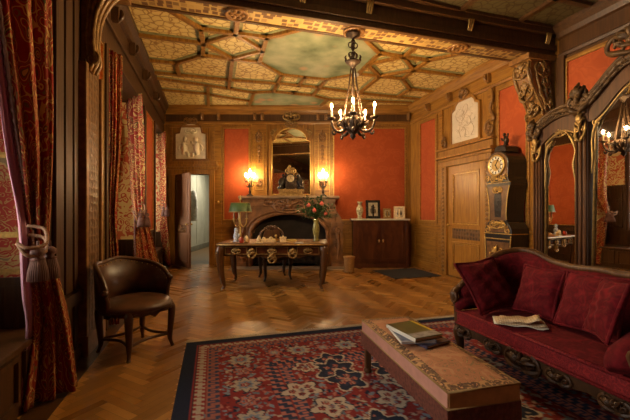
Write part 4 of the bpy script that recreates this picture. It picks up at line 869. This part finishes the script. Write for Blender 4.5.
for x, z in ((-1.04, 2.05), (-.5, 2.2), (.5, 2.2), (1.04, 2.05)): m = MB(); m.orn(x, -.05, z, .12, .34, .015, 97); m.build('post_mount', GILTD, ar)

# ---- sofa
so = thing('sofa', 'burgundy velvet sofa with carved walnut frame in front of the mirrored wardrobe', 'sofa', (2.10, 1.965, 0), -PI/2); so.scale.x = .9
m = MB()
apr = [(-.80, .31), (-.80, .24), (-.66, .20), (-.5, .235), (-.3, .20), (-.12, .22), (0, .165), (.12, .22), (.3, .20), (.5, .235), (.66, .20), (.80, .24), (.80, .31)]
m.prism(apr, 'y', -.025, .02); m.box(-.80, -.76, 0, .70, .22, .31); m.box(.76, .80, 0, .70, .22, .31); m.box(-.8, .8, .66, .72, .2, .42)
for x in (-.66, -.3, .3, .66): m.orn(x, -.03, .24, .2, .07, .012, 101)
m.orn(0, -.03, .235, .34, .12, .016, 102); m.build('seat_rail', APRON, so, bev=.005)
for sx in (-1, 1):
    for y, k in ((.02, -1), (.66, 1)): cabriole((sx*.75, y, .26), (sx*.76, y+.02*k, .034), .045, .02, (sx*.02, k*.02, 0)).build('leg', WALN, so)
def slab_soft(x0, x1, y0, y1, z0, z1, bulge, n=20):
    m = MB(); V = []; 
    for i in range(n+1):
        for j in range(n+1):
            a, b = i/n, j/n; V.append((lerp(x0, x1, a), lerp(y0, y1, b), z1+bulge*(1-(2*a-1)**4)*(1-(2*b-1)**4)))
    m.add(V, [(i*(n+1)+j, (i+1)*(n+1)+j, (i+1)*(n+1)+j+1, i*(n+1)+j+1) for i in range(n) for j in range(n)], True)
    m.box(x0, x1, y0, y1, z0, z1-.0005); return m
m = MB(); m.box(-.77, .77, -.03, .60, .30, .408); m.build('seat', VELVETP, so, bev=.02)
slab_soft(-.70, .70, -.025, .60, .405, .425, .025).build('seat_cushion', VELVET, so)
m = MB(); m.tube([(-.77, -.03, .41), (.77, -.03, .41)], .012, 8); m.tube([(-.77, -.03, .305), (.77, -.03, .305)], .010, 8); m.build('piping', VELVETP, so)
top = cr([(-.80, .02, .60), (-.815, .20, .74), (-.80, .42, .875), (-.74, .62, .925), (-.60, .68, .915), (-.42, .70, .855), (-.2, .71, .83), (0, .71, .84), (.2, .71, .83), (.42, .70, .855), (.60, .68, .915), (.74, .62, .925), (.80, .42, .875), (.815, .20, .74), (.80, .02, .60)], 6)
m = MB(); m.tube(top, .028, 8)
m.tube(cr([(-.80, .02, .60), (-.80, -.03, .55), (-.79, -.01, .45), (-.78, .0, .30)], 4), [.03, .04, .03, .032], 8); m.tube(cr([(.80, .02, .60), (.80, -.03, .55), (.79, -.01, .45), (.78, .0, .30)], 4), [.03, .04, .03, .032], 8)
for sx in (-1, 1):
    k = m.mark(); m.scroll(0, 0, 0, .055, PI/2, 1.4, .016, sx); m.xf(k, Matrix.Translation((sx*.79, -.045, .52)))
m.build('back_rail', wood('sofa_walnut', (.06, .024, .008), (.125, .052, .017), .42, spec=.3), so)
# upholstered back and sides: one wall following the rail
m = MB(); V = []; n = len(top)
for p in top:
    inn2 = Vector((-p.x*.0, 0, 0)); d = Vector((0-p.x, .1-p.y, 0)).normalized()
    for (o, z) in ((.0, p.z-.01), (.05, p.z-.02), (.085, p.z-.10), (.075, .42), (-.0, .42)): V.append((p.x+d.x*o, p.y+d.y*o, z))
m.add(V, [(i*5+j, i*5+j+1, (i+1)*5+j+1, (i+1)*5+j) for i in range(n-1) for j in range(4)]+[(i*5+4, i*5, (i+1)*5, (i+1)*5+4) for i in range(n-1)], True)
m.add(V[:5], [(0, 1, 2, 3, 4)]); m.add(V[-5:], [(4, 3, 2, 1, 0)]); m.build('back', VELVET, so)
for sx, r, xo, zo in ((-1, .6, .045, -.05), (1, 1.25, 0, 0)):
    x = sx*(.70+xo); m = MB(); m.tube(cr([(x, -.03, .43), (x-sx*.01, .01, .47), (x, .2, .55+zo), (x, .42, .62+zo*1.5), (x-sx*.02, .55, .66+zo*2)], 5), [.05*r, .085*r, .09*r, .085*r, .05*r], 14); m.build('arm_roll', VELVET, so)

def cushion(name, label, loc, normal, up, w, h, t, mat=VELVET):
    n = 18; m = MB(); V = []
    for s in (1, -1):
        for i in range(n+1):
            for j in range(n+1):
                a, b = 2*i/n-1, 2*j/n-1; e = max(0, (1-abs(a)**2.6)*(1-abs(b)**2.6))**.55
                k = 1+.05*(abs(a*b))**2-.05*(1-abs(a))*abs(b)**3-.05*(1-abs(b))*abs(a)**3
                wr = .006*sin(9*a+4*b)*e+.005*sin(13*b-5*a)*e
                V.append((a*w/2*k, b*h/2*k, s*(t/2*e)+wr))
    N_ = (n+1)**2
    m.add(V, [(i*(n+1)+j, (i+1)*(n+1)+j, (i+1)*(n+1)+j+1, i*(n+1)+j+1) for i in range(n) for j in range(n)]+[tuple(N_+q for q in (i*(n+1)+j, i*(n+1)+j+1, (i+1)*(n+1)+j+1, (i+1)*(n+1)+j)) for i in range(n) for j in range(n)], True)
    o = m.build(name, mat); edge = [V[i*(n+1)] for i in range(n+1)]+[V[n*(n+1)+j] for j in range(1, n+1)]+[V[i*(n+1)+n] for i in range(n-1, -1, -1)]+[V[j] for j in range(n-1, -1, -1)]
    p = MB(); p.tube(edge, .011, 6); p.build('piping', mat, o)
    z = Vector(normal).normalized(); y = Vector(up); y = (y-z*y.dot(z)).normalized(); x = y.cross(z)
    o.matrix_world = Matrix.Translation(loc) @ Matrix((x, y, z)).transposed().to_4x4()
    return tag(o, label, 'cushion', 'velvet cushions on the sofa')
cushion('throw_cushion', 'burgundy cushion leaning on the arm of the sofa nearest the tall clock', (2.25, 2.485, .665), (.05, -1, .68), (-.16, .68, 1), .43, .43, .11)
cushion('throw_cushion', 'burgundy cushion on the sofa back between the arm cushion and the wide one', (2.45, 2.175, .66), (-1, -.02, .34), (.34, -.01, 1), .33, .36, .13)
cushion('throw_cushion', 'wide burgundy cushion in the middle of the sofa back, behind the newspaper', (2.44, 1.765, .665), (-1, .03, .38), (.38, .01, 1), .41, .38, .13)
cushion('throw_cushion', 'small burgundy cushion tilted at the near end of the sofa beside the rolled arm', (2.235, 1.535, .705), (-.85, .5, .33), (.25, -.12, 1), .25, .33, .09)

np_ = thing('newspaper', 'folded newspaper lying on the burgundy sofa seat', 'newspaper', (2.175, 2.09, .462), rad(-40))
def print_mat():
    m, nt, p, N, L = new_mat('newsprint'); v = coords(nt, 'Object', (1, 1, 1)); b = N('ShaderNodeTexBrick'); b.inputs['Scale'].default_value = 14; b.inputs['Color1'].default_value = (.52, .34, .17, 1); b.inputs['Color2'].default_value = (.22, .13, .07, 1); b.inputs['Mortar'].default_value = (.62, .50, .34, 1); b.inputs['Mortar Size'].default_value = .035; b.inputs['Brick Width'].default_value = .45; b.inputs['Row Height'].default_value = .22
    L(v, b.inputs['Vector']); L(b.outputs[0], p.inputs['Base Color']); p.inputs['Roughness'].default_value = .8; return m
NEWS = print_mat()
for k, (w, h, rz, z) in enumerate(((.34, .20, 0, 0), (.32, .19, .08, .006), (.26, .17, -.10, .014))):
    m = MB(); n = 10; q = m.mark()
    m.add([(lerp(-w/2, w/2, i/n), s*h/2, z+.010*sin(i*1.3+k)*(i/n)+(.035*(i/n)**2 if k == 2 else 0)) for i in range(n+1) for s in (-1, 1)], [(2*i, 2*i+2, 2*i+3, 2*i+1) for i in range(n)], True); m.xf(q, Matrix.Rotation(rz, 4, 'Z'))
    m.build('sheet', PAPER if k == 0 else NEWS, np_, solid=.004)

# ---- upholstered bench with books
be = thing('ottoman_bench', 'long peach embroidered bench with brown fringe standing on the rug before the sofa', 'bench', (1.325, 2.03, 0), rad(-3.2))
PEACH = fabric('peach_embroidery', [(0, (.42, .25, .11)), (.12, (.17, .11, .055)), (.19, (.38, .16, .08)), (.40, (.40, .17, .085)), (.47, (.24, .15, .07)), (.54, (.40, .17, .085)), (.8, (.44, .22, .11))], 10, 1.4, 'Object', .75)
EMB = fabric('embroidered_band', [(0, (.50, .27, .12)), (.22, (.42, .2, .09)), (.34, (.10, .05, .035)), (.55, (.16, .09, .045)), (.8, (.45, .24, .10))], 16, 1.0, 'Object', .75)
bx_, by_ = .206, .585
m = slab_soft(-bx_, bx_, -by_, by_, .325, .41, .022); m.build('cushion_top', PEACH, be)
m = MB(); m.box(-bx_+.004, bx_-.004, -by_-.003, by_+.003, .322, .406); m.build('end_band', plain('gold_brown_silk', (.42, .22, .07), .55, 0, .2, 20), be, bev=.006)
m = MB(); m.box(-bx_-.002, bx_+.002, -by_+.001, by_-.001, .32, .408); m.build('side_band', plain('pink_silk', (.46, .22, .16), .5, 0, .12, 20), be, bev=.008)
m = MB()
for a, b, c, d in ((-bx_, bx_, -by_, -by_+.05), (-bx_, bx_, by_-.05, by_), (-bx_, -bx_+.05, -by_+.05, by_-.05), (bx_-.05, bx_, -by_+.05, by_-.05)):
    n = 16; V = []
    for i in range(n+1):
        for j in range(n+1):
            x = lerp(a, b, i/n); y = lerp(c, d, j/n); V.append((x, y, .4125+.022*(1-(x/bx_)**4)*(1-(y/by_)**4)))
    m.add(V, [(i*(n+1)+j, (i+1)*(n+1)+j, (i+1)*(n+1)+j+1, i*(n+1)+j+1) for i in range(n) for j in range(n)], True)
m.build('embroidered_border', EMB, be)
m = MB(); rr_ = [(-bx_, -by_), (bx_, -by_), (bx_, by_), (-bx_, by_), (-bx_, -by_)]
for z in (.325, .408): m.tube([(x, y, z) for x, y in rr_], .006, 6)
m.build('piping', plain('gold_cord', (.30, .18, .06), .8), be)
m = MB(); rg = random.Random(8)
for (p, q) in zip(rr_[:-1], rr_[1:]):
    L = Vector((q[0]-p[0], q[1]-p[1])).length; n = int(L/.009)
    for i in range(n):
        x = lerp(p[0], q[0], i/n); y = lerp(p[1], q[1], i/n); m.tube([(x*1.006, y*1.003, .322), (x*1.015, y*1.006, .26), (x*1.012+rg.uniform(-.003, .003), y*1.006+rg.uniform(-.003, .003), .215)], .0042, 4)
f = m.build('fringe', plain('fringe_thread', (.17, .05, .03), .8, 0, .35, 60), be); f['kind'] = 'stuff'
m = MB(); m.box(-bx_+.02, bx_-.02, -by_+.02, by_-.02, .24, .324); m.build('frame', WALN, be)
for sx in (-1, 1):
    for sy in (-1, 1): m = MB(); m.box(sx*.175-.022, sx*.175+.022, sy*.535-.022, sy*.535+.022, .012, .26); m.lathe([(.03, .012), (.034, .03), (.026, .05)], sx*.175, sy*.535, 0, 12); m.build('leg', WALN, be, bev=.005)
def book(label, loc, rz, w, h, t, mat, *embs):
    o = thing('book', label, 'book', loc, rz, 'books on the bench')
    m = MB(); m.box(-w/2, w/2, -h/2, h/2, 0, .004); m.box(-w/2, w/2, -h/2, h/2, t-.004, t); m.box(-w/2-.003, -w/2+.003, -h/2, h/2, 0, t); m.build('cover', mat, o); m = MB(); m.box(-w/2-.005, -w/2-.003, -h/2, h/2, 0, t); m.build('spine', PAPER if 'green' in label or 'pale' in label else mat, o)
    m = MB(); m.box(-w/2+.004, w/2-.006, -h/2+.005, h/2-.005, .004, t-.004); m.build('pages', PAPER, o)
    for emb in embs: m = MB(); m.box(*emb[0], t, t+.0012); m.build('cover_picture', emb[1], o)
ZB = .436
book('dark violet book lowest of the stack on the bench', (1.335, 2.06, ZB), rad(14), .21, .29, .016, plain('violet_cover', (.035, .03, .06), .35))
book('pale blue and white book between the violet and the green book on the bench', (1.275, 2.09, ZB+.0165), rad(-12), .22, .29, .016, plain('pale_cover', (.36, .37, .42), .3), ((-.105, -.02, -.13, .13), plain('blue_strip', (.06, .08, .16), .3)))
book('large green covered book on top of the stack on the bench', (1.30, 2.10, ZB+.033), rad(7), .215, .31, .024, plain('green_cover', (.06, .072, .018), .3), ((-.10, .10, -.15, -.07), plain('grey_picture', (.22, .22, .20), .3, 0, .5, 30)), ((.085, .105, -.07, .15), plain('yellow_strip', (.55, .36, .02), .3)))

# ---- rug
def rug():
    W, Hh, d = 3.30, 3.35, .01; nx, ny = int(W/d), int(Hh/d)
    X, Y = np.meshgrid((np.arange(nx+1))*d, (np.arange(ny+1))*d, indexing='ij')         # X from its left edge, Y from its far edge
    rg = np.random.RandomState(4)
    RED_, NAVY, CREAM, ROSE_, BLUE, DARK = [np.array(c) for c in ((.185, .026, .024), (.018, .022, .04), (.42, .34, .26), (.33, .12, .09), (.16, .19, .23), (.04, .02, .025))]
    img = np.zeros((nx+1, ny+1, 3)); img[:] = RED_
    Xm = np.minimum(X, W-X); D = np.minimum(Xm, Y)                                       # distance from the edge
    along = np.where(Xm < Y, Y, X)
    def put(mask, c): img[mask] = c
    def flower(cx, cy, r, n, c0, c1, c2, rot=0.0, sy=1.0):
        x = X-cx; y = (Y-cy)/sy; q = np.hypot(x, y); a = np.arctan2(y, x)+rot; e = r*(1+.22*np.cos(n*a))
        put(q < e*1.12, NAVY if not np.allclose(c0, NAVY) else CREAM); put(q < e, c0); put(q < e*.62, c1); put(q < e*.34, c2)
    # field speckle of small flowers and leaves
    def scatter(n, cond, rr, cols):
        for _ in range(n):
            cx, cy = rg.uniform(0, W), rg.uniform(0, Hh)
            i, j = int(cx/d), int(cy/d)
            if not cond[i, j]: continue
            r = rg.uniform(*rr); x0, x1, y0, y1 = max(0, i-6), i+7, max(0, j-6), j+7
            x = X[x0:x1, y0:y1]-cx; y = Y[x0:x1, y0:y1]-cy; a = rg.uniform(0, PI); u = x*cos(a)+y*sin(a); v = -x*sin(a)+y*cos(a)
            img[x0:x1, y0:y1][(u/r)**2+(v/(r*.5))**2 < 1] = cols[rg.randint(len(cols))]
    scatter(2600, D > .12, (.012, .03), [CREAM*.8, ROSE_, BLUE, NAVY, BLUE*.7])
    put((D > .75), RED_); scatter(4200, D > .86, (.012, .032), [CREAM*.75, ROSE_, BLUE, NAVY, RED_*.5, BLUE])
    # bands
    def meander(a, b, bg_, fg, per, w=.35):
        t = (D-a)/(b-a); m = (t > 0) & (t < 1); img[m] = bg_
        ph = (along/per) % 1; z = np.abs(t-.5-.28*np.sign(np.sin(2*PI*ph))); put(m & ((z < .12) | (np.abs(((ph*2) % 1)-.5) > .5-w*.22) & (np.abs(t-.5) < .34)), fg)
        put(m & ((t < .08) | (t > .92)), DARK)
    put(D < .11, NAVY*.8)
    meander(.115, .20, CREAM*.75, RED_*1.1, .055); meander(.20, .30, ROSE_*.75, NAVY*2, .065)
    meander(.66, .76, NAVY*1.5, ROSE_, .07); meander(.76, .86, ROSE_, NAVY*2, .06)
    for k in range(40):                                                                  # main border medallions
        s = .32+k*.23
        if k % 2: args = (.092, 8, CREAM*.8, BLUE, RED_)
        else: args = (.062, 6, ROSE_, BLUE, CREAM*.8)
        if s < Hh-.1: flower(.48, s, *args); flower(W-.48, s, *args); flower(.48, s, .03, 5, ROSE_, RED_, CREAM*.8); flower(W-.48, s, .03, 5, ROSE_, RED_, CREAM*.8)
        if .6 < s < W-.6: flower(s, .48, *args)
    for oy in (0, 1.3, 2.6):                                                             # field: navy chains between cream lobed palmettes
        for mx in (0, 1):
            xx = lambda v: W-v if mx else v
            for (x, y, r, n) in ((1.22, .78, .10, 5), (1.20, .96, .13, 6), (1.23, 1.14, .11, 5), (1.65, 1.05, .12, 6), (1.22, 1.78, .13, 6)):
                flower(xx(x), y+oy, r*1.12, n, NAVY, NAVY*1.4, NAVY, .4, 1.15)
                for a in range(5): flower(xx(x)+r*.55*cos(a*1.257), y+oy+r*.6*sin(a*1.257), .022, 5, ROSE_, RED_, CREAM*.7)
                flower(xx(x), y+oy, .03, 6, ROSE_, CREAM*.7, RED_)
            for (x, y) in ((.86, 1.20), (1.0, 1.46), (1.45, 1.48), (1.60, 1.24), (1.65, .76), (.98, .84)):
                k_ = .75 if y < 1 else 1
                flower(xx(x), y+oy, .125*k_, 5, CREAM*.95, CREAM*.9, CREAM*.9, .8, .82)
                for a in range(5):
                    an = a*2*PI/5+.5; flower(xx(x)+.072*k_*cos(an), y+oy+.056*k_*sin(an), .022, 5, RED_, ROSE_, DARK)
                flower(xx(x), y+oy, .02, 5, BLUE, RED_, BLUE)
    for _ in range(5200):                                                                # tiny leaves and buds on the red ground only
        cx2, cy2 = rg.uniform(.3, W-.3), rg.uniform(.3, Hh); i, j = int(cx2/d), int(cy2/d)
        if j > ny-8 or i > nx-8 or not (.31 < D[i, j] < .65 or D[i, j] > .87) or not np.allclose(img[i, j], RED_): continue
        r = rg.uniform(.010, .022); a = rg.uniform(0, PI); xs, ys = slice(i-4, i+5), slice(j-4, j+5); x = X[xs, ys]-cx2; y = Y[xs, ys]-cy2; u = x*cos(a)+y*sin(a); v = -x*sin(a)+y*cos(a)
        img[xs, ys][(u/r)**2+(v/(r*.55))**2 < 1] = [CREAM*.7, ROSE_, BLUE*1.1, NAVY, BLUE*.7, RED_*.55][rg.randint(6)]
    scatter(500, D > .9, (.012, .02), [CREAM*.6, ROSE_])
    img *= (1+.16*(rg.rand(nx+1, ny+1, 1)-.5))
    me = bpy.data.meshes.new('persian_rug'); V = np.stack([X, -Y, np.full_like(X, .009)], -1).reshape(-1, 3)
    edge = (X < .004) | (X > W-.004) | (Y < .004) | (Y > Hh-.004)
    V[edge.ravel(), 2] = .001
    ii, jj = np.meshgrid(np.arange(nx), np.arange(ny), indexing='ij'); k = ii*(ny+1)+jj
    F = np.stack([k, k+1, k+ny+2, k+ny+1], -1).reshape(-1, 4)
    me.from_pydata(V.tolist(), [], F.tolist())
    at = me.color_attributes.new('weave', 'FLOAT_COLOR', 'POINT'); at.data.foreach_set('color', np.concatenate([np.clip(img, 0, 1).reshape(-1, 3), np.ones(((nx+1)*(ny+1), 1))], 1).astype(np.float32).ravel())
    m, nt, p, N, L = new_mat('rug_wool'); a = N('ShaderNodeAttribute'); a.attribute_name = 'weave'; L(a.outputs['Color'], p.inputs['Base Color']); p.inputs['Roughness'].default_value = .95; p.inputs['Specular IOR Level'].default_value = .1
    me.materials.append(m); o = bpy.data.objects.new('persian_rug', me); COL.objects.link(o); o.location = (-.25, 3.65, 0)
    tag(o, 'red and navy patterned oriental rug on the parquet under the bench', 'rug')
    f = MB()
    r2_ = random.Random(2)
    for i in range(420):
        x = i/420*W; f.tube([(x, -.005, .006), (x+r2_.uniform(-.01, .01), .06+r2_.uniform(0, .02), .004)], .0048, 4)
    fo_ = f.build('fringe', plain('rug_fringe', (.38, .29, .18), .9), o); fo_['kind'] = 'stuff'
rug()

# ---- leather tub chair
lc = thing('leather_armchair', 'brown leather tub armchair with walnut frame by the left window wall', 'armchair', (-.69, 3.64, 0))
for (x, y) in ((0, -.30), (.30, 0), (-.30, 0), (0, .30)):
    cabriole((x*.93, y*.93, .42), (x*1.03, y*1.03, .003), .034, .016, (x*.09, y*.09, 0)).build('leg', WALN, lc)
m = MB(); P = [(-.305, 0, .12), (0, -.305, .12), (.305, 0, .12), (0, .305, .12)]
for k in range(4):
    a, b = Vector(P[k]), Vector(P[(k+1) % 4]); m.tube(cr([a, (a+b)/2*.72+Vector((0, 0, .035)), b], 5), .013, 8)
m.build('stretcher', WALN, lc)
def seatr(a): return .30+.02*cos(4*a)
N_ = 48; ring = [(seatr(2*PI*i/N_)*cos(2*PI*i/N_), seatr(2*PI*i/N_)*sin(2*PI*i/N_)) for i in range(N_)]
m = MB(); m.prism(ring, 'z', .375, .43, smooth=True)
for k in range(4):
    a = -PI/2+k*PI/2+PI/4; q = m.mark(); m.prism([(-.2, .40), (-.12, .365), (-.05, .37), (0, .335), (.05, .37), (.12, .365), (.2, .40)], 'y', -.27, -.245); m.xf(q, Matrix.Rotation(a+PI/2, 4, 'Z'))
m.build('seat_rail', WALN, lc)
m = MB(); k = m.mark(); m.ball((0, 0, 0), (1, 1, .075), 32); m.xf(k, Matrix.Translation((0, -.012, .43)) @ Matrix.Diagonal((.312, .312, 1, 1))); m.build('seat', LEATHER, lc)
NB = 44; V = []; topp = []
hp = cr([(0, .60, 0), (.07, .72, 0), (.2, .80, 0), (.38, .80, 0), (.52, .825, 0), (.66, .80, 0), (.82, .755, 0), (.93, .70, 0), (1, .64, 0)], 8)
for i in range(NB+1):
    t = i/NB; a = rad(236)-t*rad(200); s = abs(2*t-1)
    zt = np.interp(t, [v.x for v in hp], [v.y for v in hp])
    r0 = .285+.02*(1-s); r1 = .315-.012*s
    for (r, z) in ((r0, .43), (r0+.005, .55), (r1, zt), (r1+.033, zt), (r0+.04, .55), (r0+.035, .43)): V.append((r*cos(a), r*sin(a), z))
    topp.append(((r1+.016)*cos(a), (r1+.016)*sin(a), zt+.004))
m = MB(); m.add(V, [(i*6+j, i*6+(j+1) % 6, (i+1)*6+(j+1) % 6, (i+1)*6+j) for i in range(NB) for j in range(6)], True); m.add(V[:6], [(5, 4, 3, 2, 1, 0)]); m.add(V[-6:], [(0, 1, 2, 3, 4, 5)]); m.build('backrest', LEATHER, lc)
m = MB(); e0 = Vector(topp[0]); e1 = Vector(topp[-1])
def endpt(e, dz, f): return (e.x*f, e.y*f, e.z+dz)
m.tube([endpt(e0, -.20, .95), endpt(e0, -.10, .98), endpt(e0, -.03, 1.07)]+topp+[endpt(e1, -.03, 1.07), endpt(e1, -.11, .98), endpt(e1, -.22, .95)], .020, 8); m.ball(endpt(e0, -.02, 1.05), .032); m.ball(endpt(e1, -.02, 1.05), .032); m.build('back_frame', WALN, lc)
m = MB()
for i in range(0, NB+1, 2): m.ball((topp[i][0]*.94, topp[i][1]*.94, topp[i][2]-.025), .006, 6)
m.build('nail_heads', BRASS, lc)

# ---- curtains
def upx(px, c):
    dx = (px-315)/353; return c*(C_-dx*S_)/(dx*C_+S_)
def curtain(label, rows, nf, amp0, fab, group, lining=None, tie=None, seed=0):
    """rows: (z, c_a, px_a, c_b, px_b, fold depth); lining rows: (z, c_a, px_a, c_b, px_b)"""
    t = thing('curtain', label, 'curtain', (-1.0, upx((rows[0][2]+rows[0][4])/2, -1.02), 0), 0, group); off = t.location
    def sheet(rows, name, mat, nf, M, fabw, ph):
        key = [(r[0], r[1], upx(r[2], r[1]), r[3], upx(r[4], r[3]), r[5]) for r in rows]
        P1 = cr([(k[0], k[1], k[2]) for k in key], 8); P2 = cr([(k[0], k[3], k[4]) for k in key], 8); A = cr([(k[5], 0, 0) for k in key], 8)
        m = MB(); V = []; uv = []; R = len(P1)
        for i in range(R):
            z = P1[i].x; a = Vector((P1[i].y, P1[i].z)); b = Vector((P2[i].y, P2[i].z)); d = b-a; nn = Vector((d.y, -d.x)).normalized() if d.length > 1e-6 else Vector((1, 0))
            if nn.x < 0: nn = -nn
            for j in range(M+1):
                s = j/M; f = A[i].x*(sin(2*PI*nf*s+ph+.5*sin(z*2.1+seed))+.35*sin(2*PI*nf*2.3*s+1.3+z))
                p = a+d*s+nn*f; V.append((p.x-off.x, p.y-off.y, z)); uv.append((s*fabw, z))
        m.add(V, [(i*(M+1)+j, i*(M+1)+j+1, (i+1)*(M+1)+j+1, (i+1)*(M+1)+j) for i in range(R-1) for j in range(M)], True)
        o = m.build(name, mat, t, uv=uv, solid=.008); return o
    sheet(rows, 'curtain_cloth', fab, nf, 70, .75 if seed == 1 else .6, 0)
    if lining: sheet([(*r, .012) for r in lining], 'lining', LINING, 2.2, 20, .4, 1.0)
    # scalloped braid along the leading edge
    br = MB(); P1 = cr([(r[1]+.02, upx(r[2], r[1]), r[0]) for r in rows], 40)
    br.tube([(p.x-off.x, p.y-off.y, p.z) for p in P1], [.012+.006*(q % 3 == 0) for q in range(len(P1))], 6)
    br.build('edge_braid', TASS, t)
    if tie:
        z, ca, pa, cb, pb, sc_ = tie; a = Vector((ca, upx(pa, ca), z)); b = Vector((cb, upx(pb, cb), z)); mid = (a+b)/2; tb = MB()
        for dz, sh in ((0, .13), (-.055*sc_, .06)):
            tb.tube([v-Vector(off) for v in cr([b+Vector((-.10, .02, sh*sc_+.02)), b+Vector((-.01, .015, sh*sc_)), mid+Vector((.07, -.01, .02+dz)), a+Vector((.05, -.02, .0+dz)), a+Vector((-.01, -.01, .03))], 8)], .013*sc_, 8)
        tbo = tb.build('tieback', CORD, t)
        for q in ((.30, .78) if seed == 1 else (.35, .8)):
            p = a.lerp(b, q)+Vector((.055, -.01, 0))-Vector(off); ts = MB()
            ts.tube([p+Vector((0, 0, .06*sc_)), p], .012*sc_, 6); ts.lathe([(.02, 0), (.045, -.02), (.05, -.045), (.028, -.07), (.05, -.085), (.03, -.1)], p.x, p.y, p.z, 12)
            ts.xf(0, Matrix.Translation(p) @ Matrix.Scale(sc_, 4) @ Matrix.Translation(-p))
            for k in range(26):
                an = 2*PI*k/26; ts.tube([p+Vector((.035*cos(an), .035*sin(an), -.09))*sc_, p+Vector((.056*cos(an), .056*sin(an), -.17))*sc_, p+Vector((.062*cos(an), .062*sin(an), -.245))*sc_], .0075*sc_, 5)
            ts.build('tassel', TASS, tbo)
    return t
GC = 'damask window curtains'
curtain('red and gold damask curtain with mauve lining and two tassels, the nearest of all',
        [(3.12, -1.20, -14, -1.04, 52, .03), (2.5, -1.20, -6, -1.04, 52, .03), (1.7, -1.18, 15, -1.04, 52, .026), (1.3, -1.15, 25, -1.03, 50.5, .022), (1.09, -1.10, 28, -1.02, 49, .018), (.92, -1.10, 28, -1.0, 56, .02), (.76, -1.12, 32, -.98, 62, .025), (.5, -1.14, 33, -.96, 70, .03), (.02, -1.17, 21, -.93, 79, .035)], 2.6, .03, CURT, GC,
        [(3.12, -1.22, -24, -1.20, -12), (2.5, -1.22, -14, -1.20, -4), (1.7, -1.22, 4, -1.18, 16), (1.3, -1.18, 16, -1.15, 26), (1.09, -1.12, 20, -1.10, 29), (.76, -1.14, 22, -1.12, 33), (.5, -1.16, 26, -1.14, 34), (.02, -1.19, 17, -1.17, 22)],
        (1.07, -1.07, 20, -1.0, 45, .8), 1)
curtain('dark shadowed damask curtain behind the leather armchair, at the near side of its window',
        [(3.1, -1.14, 106.5, -1.02, 122, .025), (2.2, -1.14, 107, -1.02, 121, .025), (1.3, -1.14, 107, -1.04, 117, .02), (.8, -1.14, 106.5, -1.03, 118.5, .025), (.02, -1.14, 106.5, -1.02, 119, .025)], 4, .03, CURT, GC, None, None, 2)
curtain('sunlit orange damask curtain with tasselled tieback, rising behind the leather armchair back',
        [(3.1, -1.36, 126.5, -1.04, 142.5, .03), (2.4, -1.36, 128, -1.04, 143.5, .03), (1.7, -1.30, 130, -1.03, 144.5, .028), (1.27, -1.20, 133.5, -1.02, 144.5, .02), (1.0, -1.20, 133.5, -.98, 150, .016), (.5, -1.2, 134, -.88, 158, .018), (.02, -1.2, 135, -.82, 165, .02)], 3, .03, CURT, GC, None,
        (1.27, -1.16, 133, -1.01, 145, .9), 3)
curtain('farthest damask curtain with a pale lilac edge, beside the open door',
        [(3.1, -1.26, 157.5, -1.02, 166, .025), (2.2, -1.26, 158, -1.02, 166, .025), (1.4, -1.2, 160, -1.02, 166, .018), (.9, -1.2, 160, -1.0, 168, .025), (.02, -1.15, 163, -.95, 170.5, .03)], 4, .03, CURT, GC,
        [(3.1, -1.30, 156, -1.26, 158), (2.2, -1.30, 156.5, -1.26, 158.5), (1.4, -1.24, 158.5, -1.2, 160.3), (.9, -1.24, 158.3, -1.2, 160.3), (.02, -1.2, 161.3, -1.15, 163.3)],
        (1.40, -1.18, 159, -1.02, 166, .9), 4)
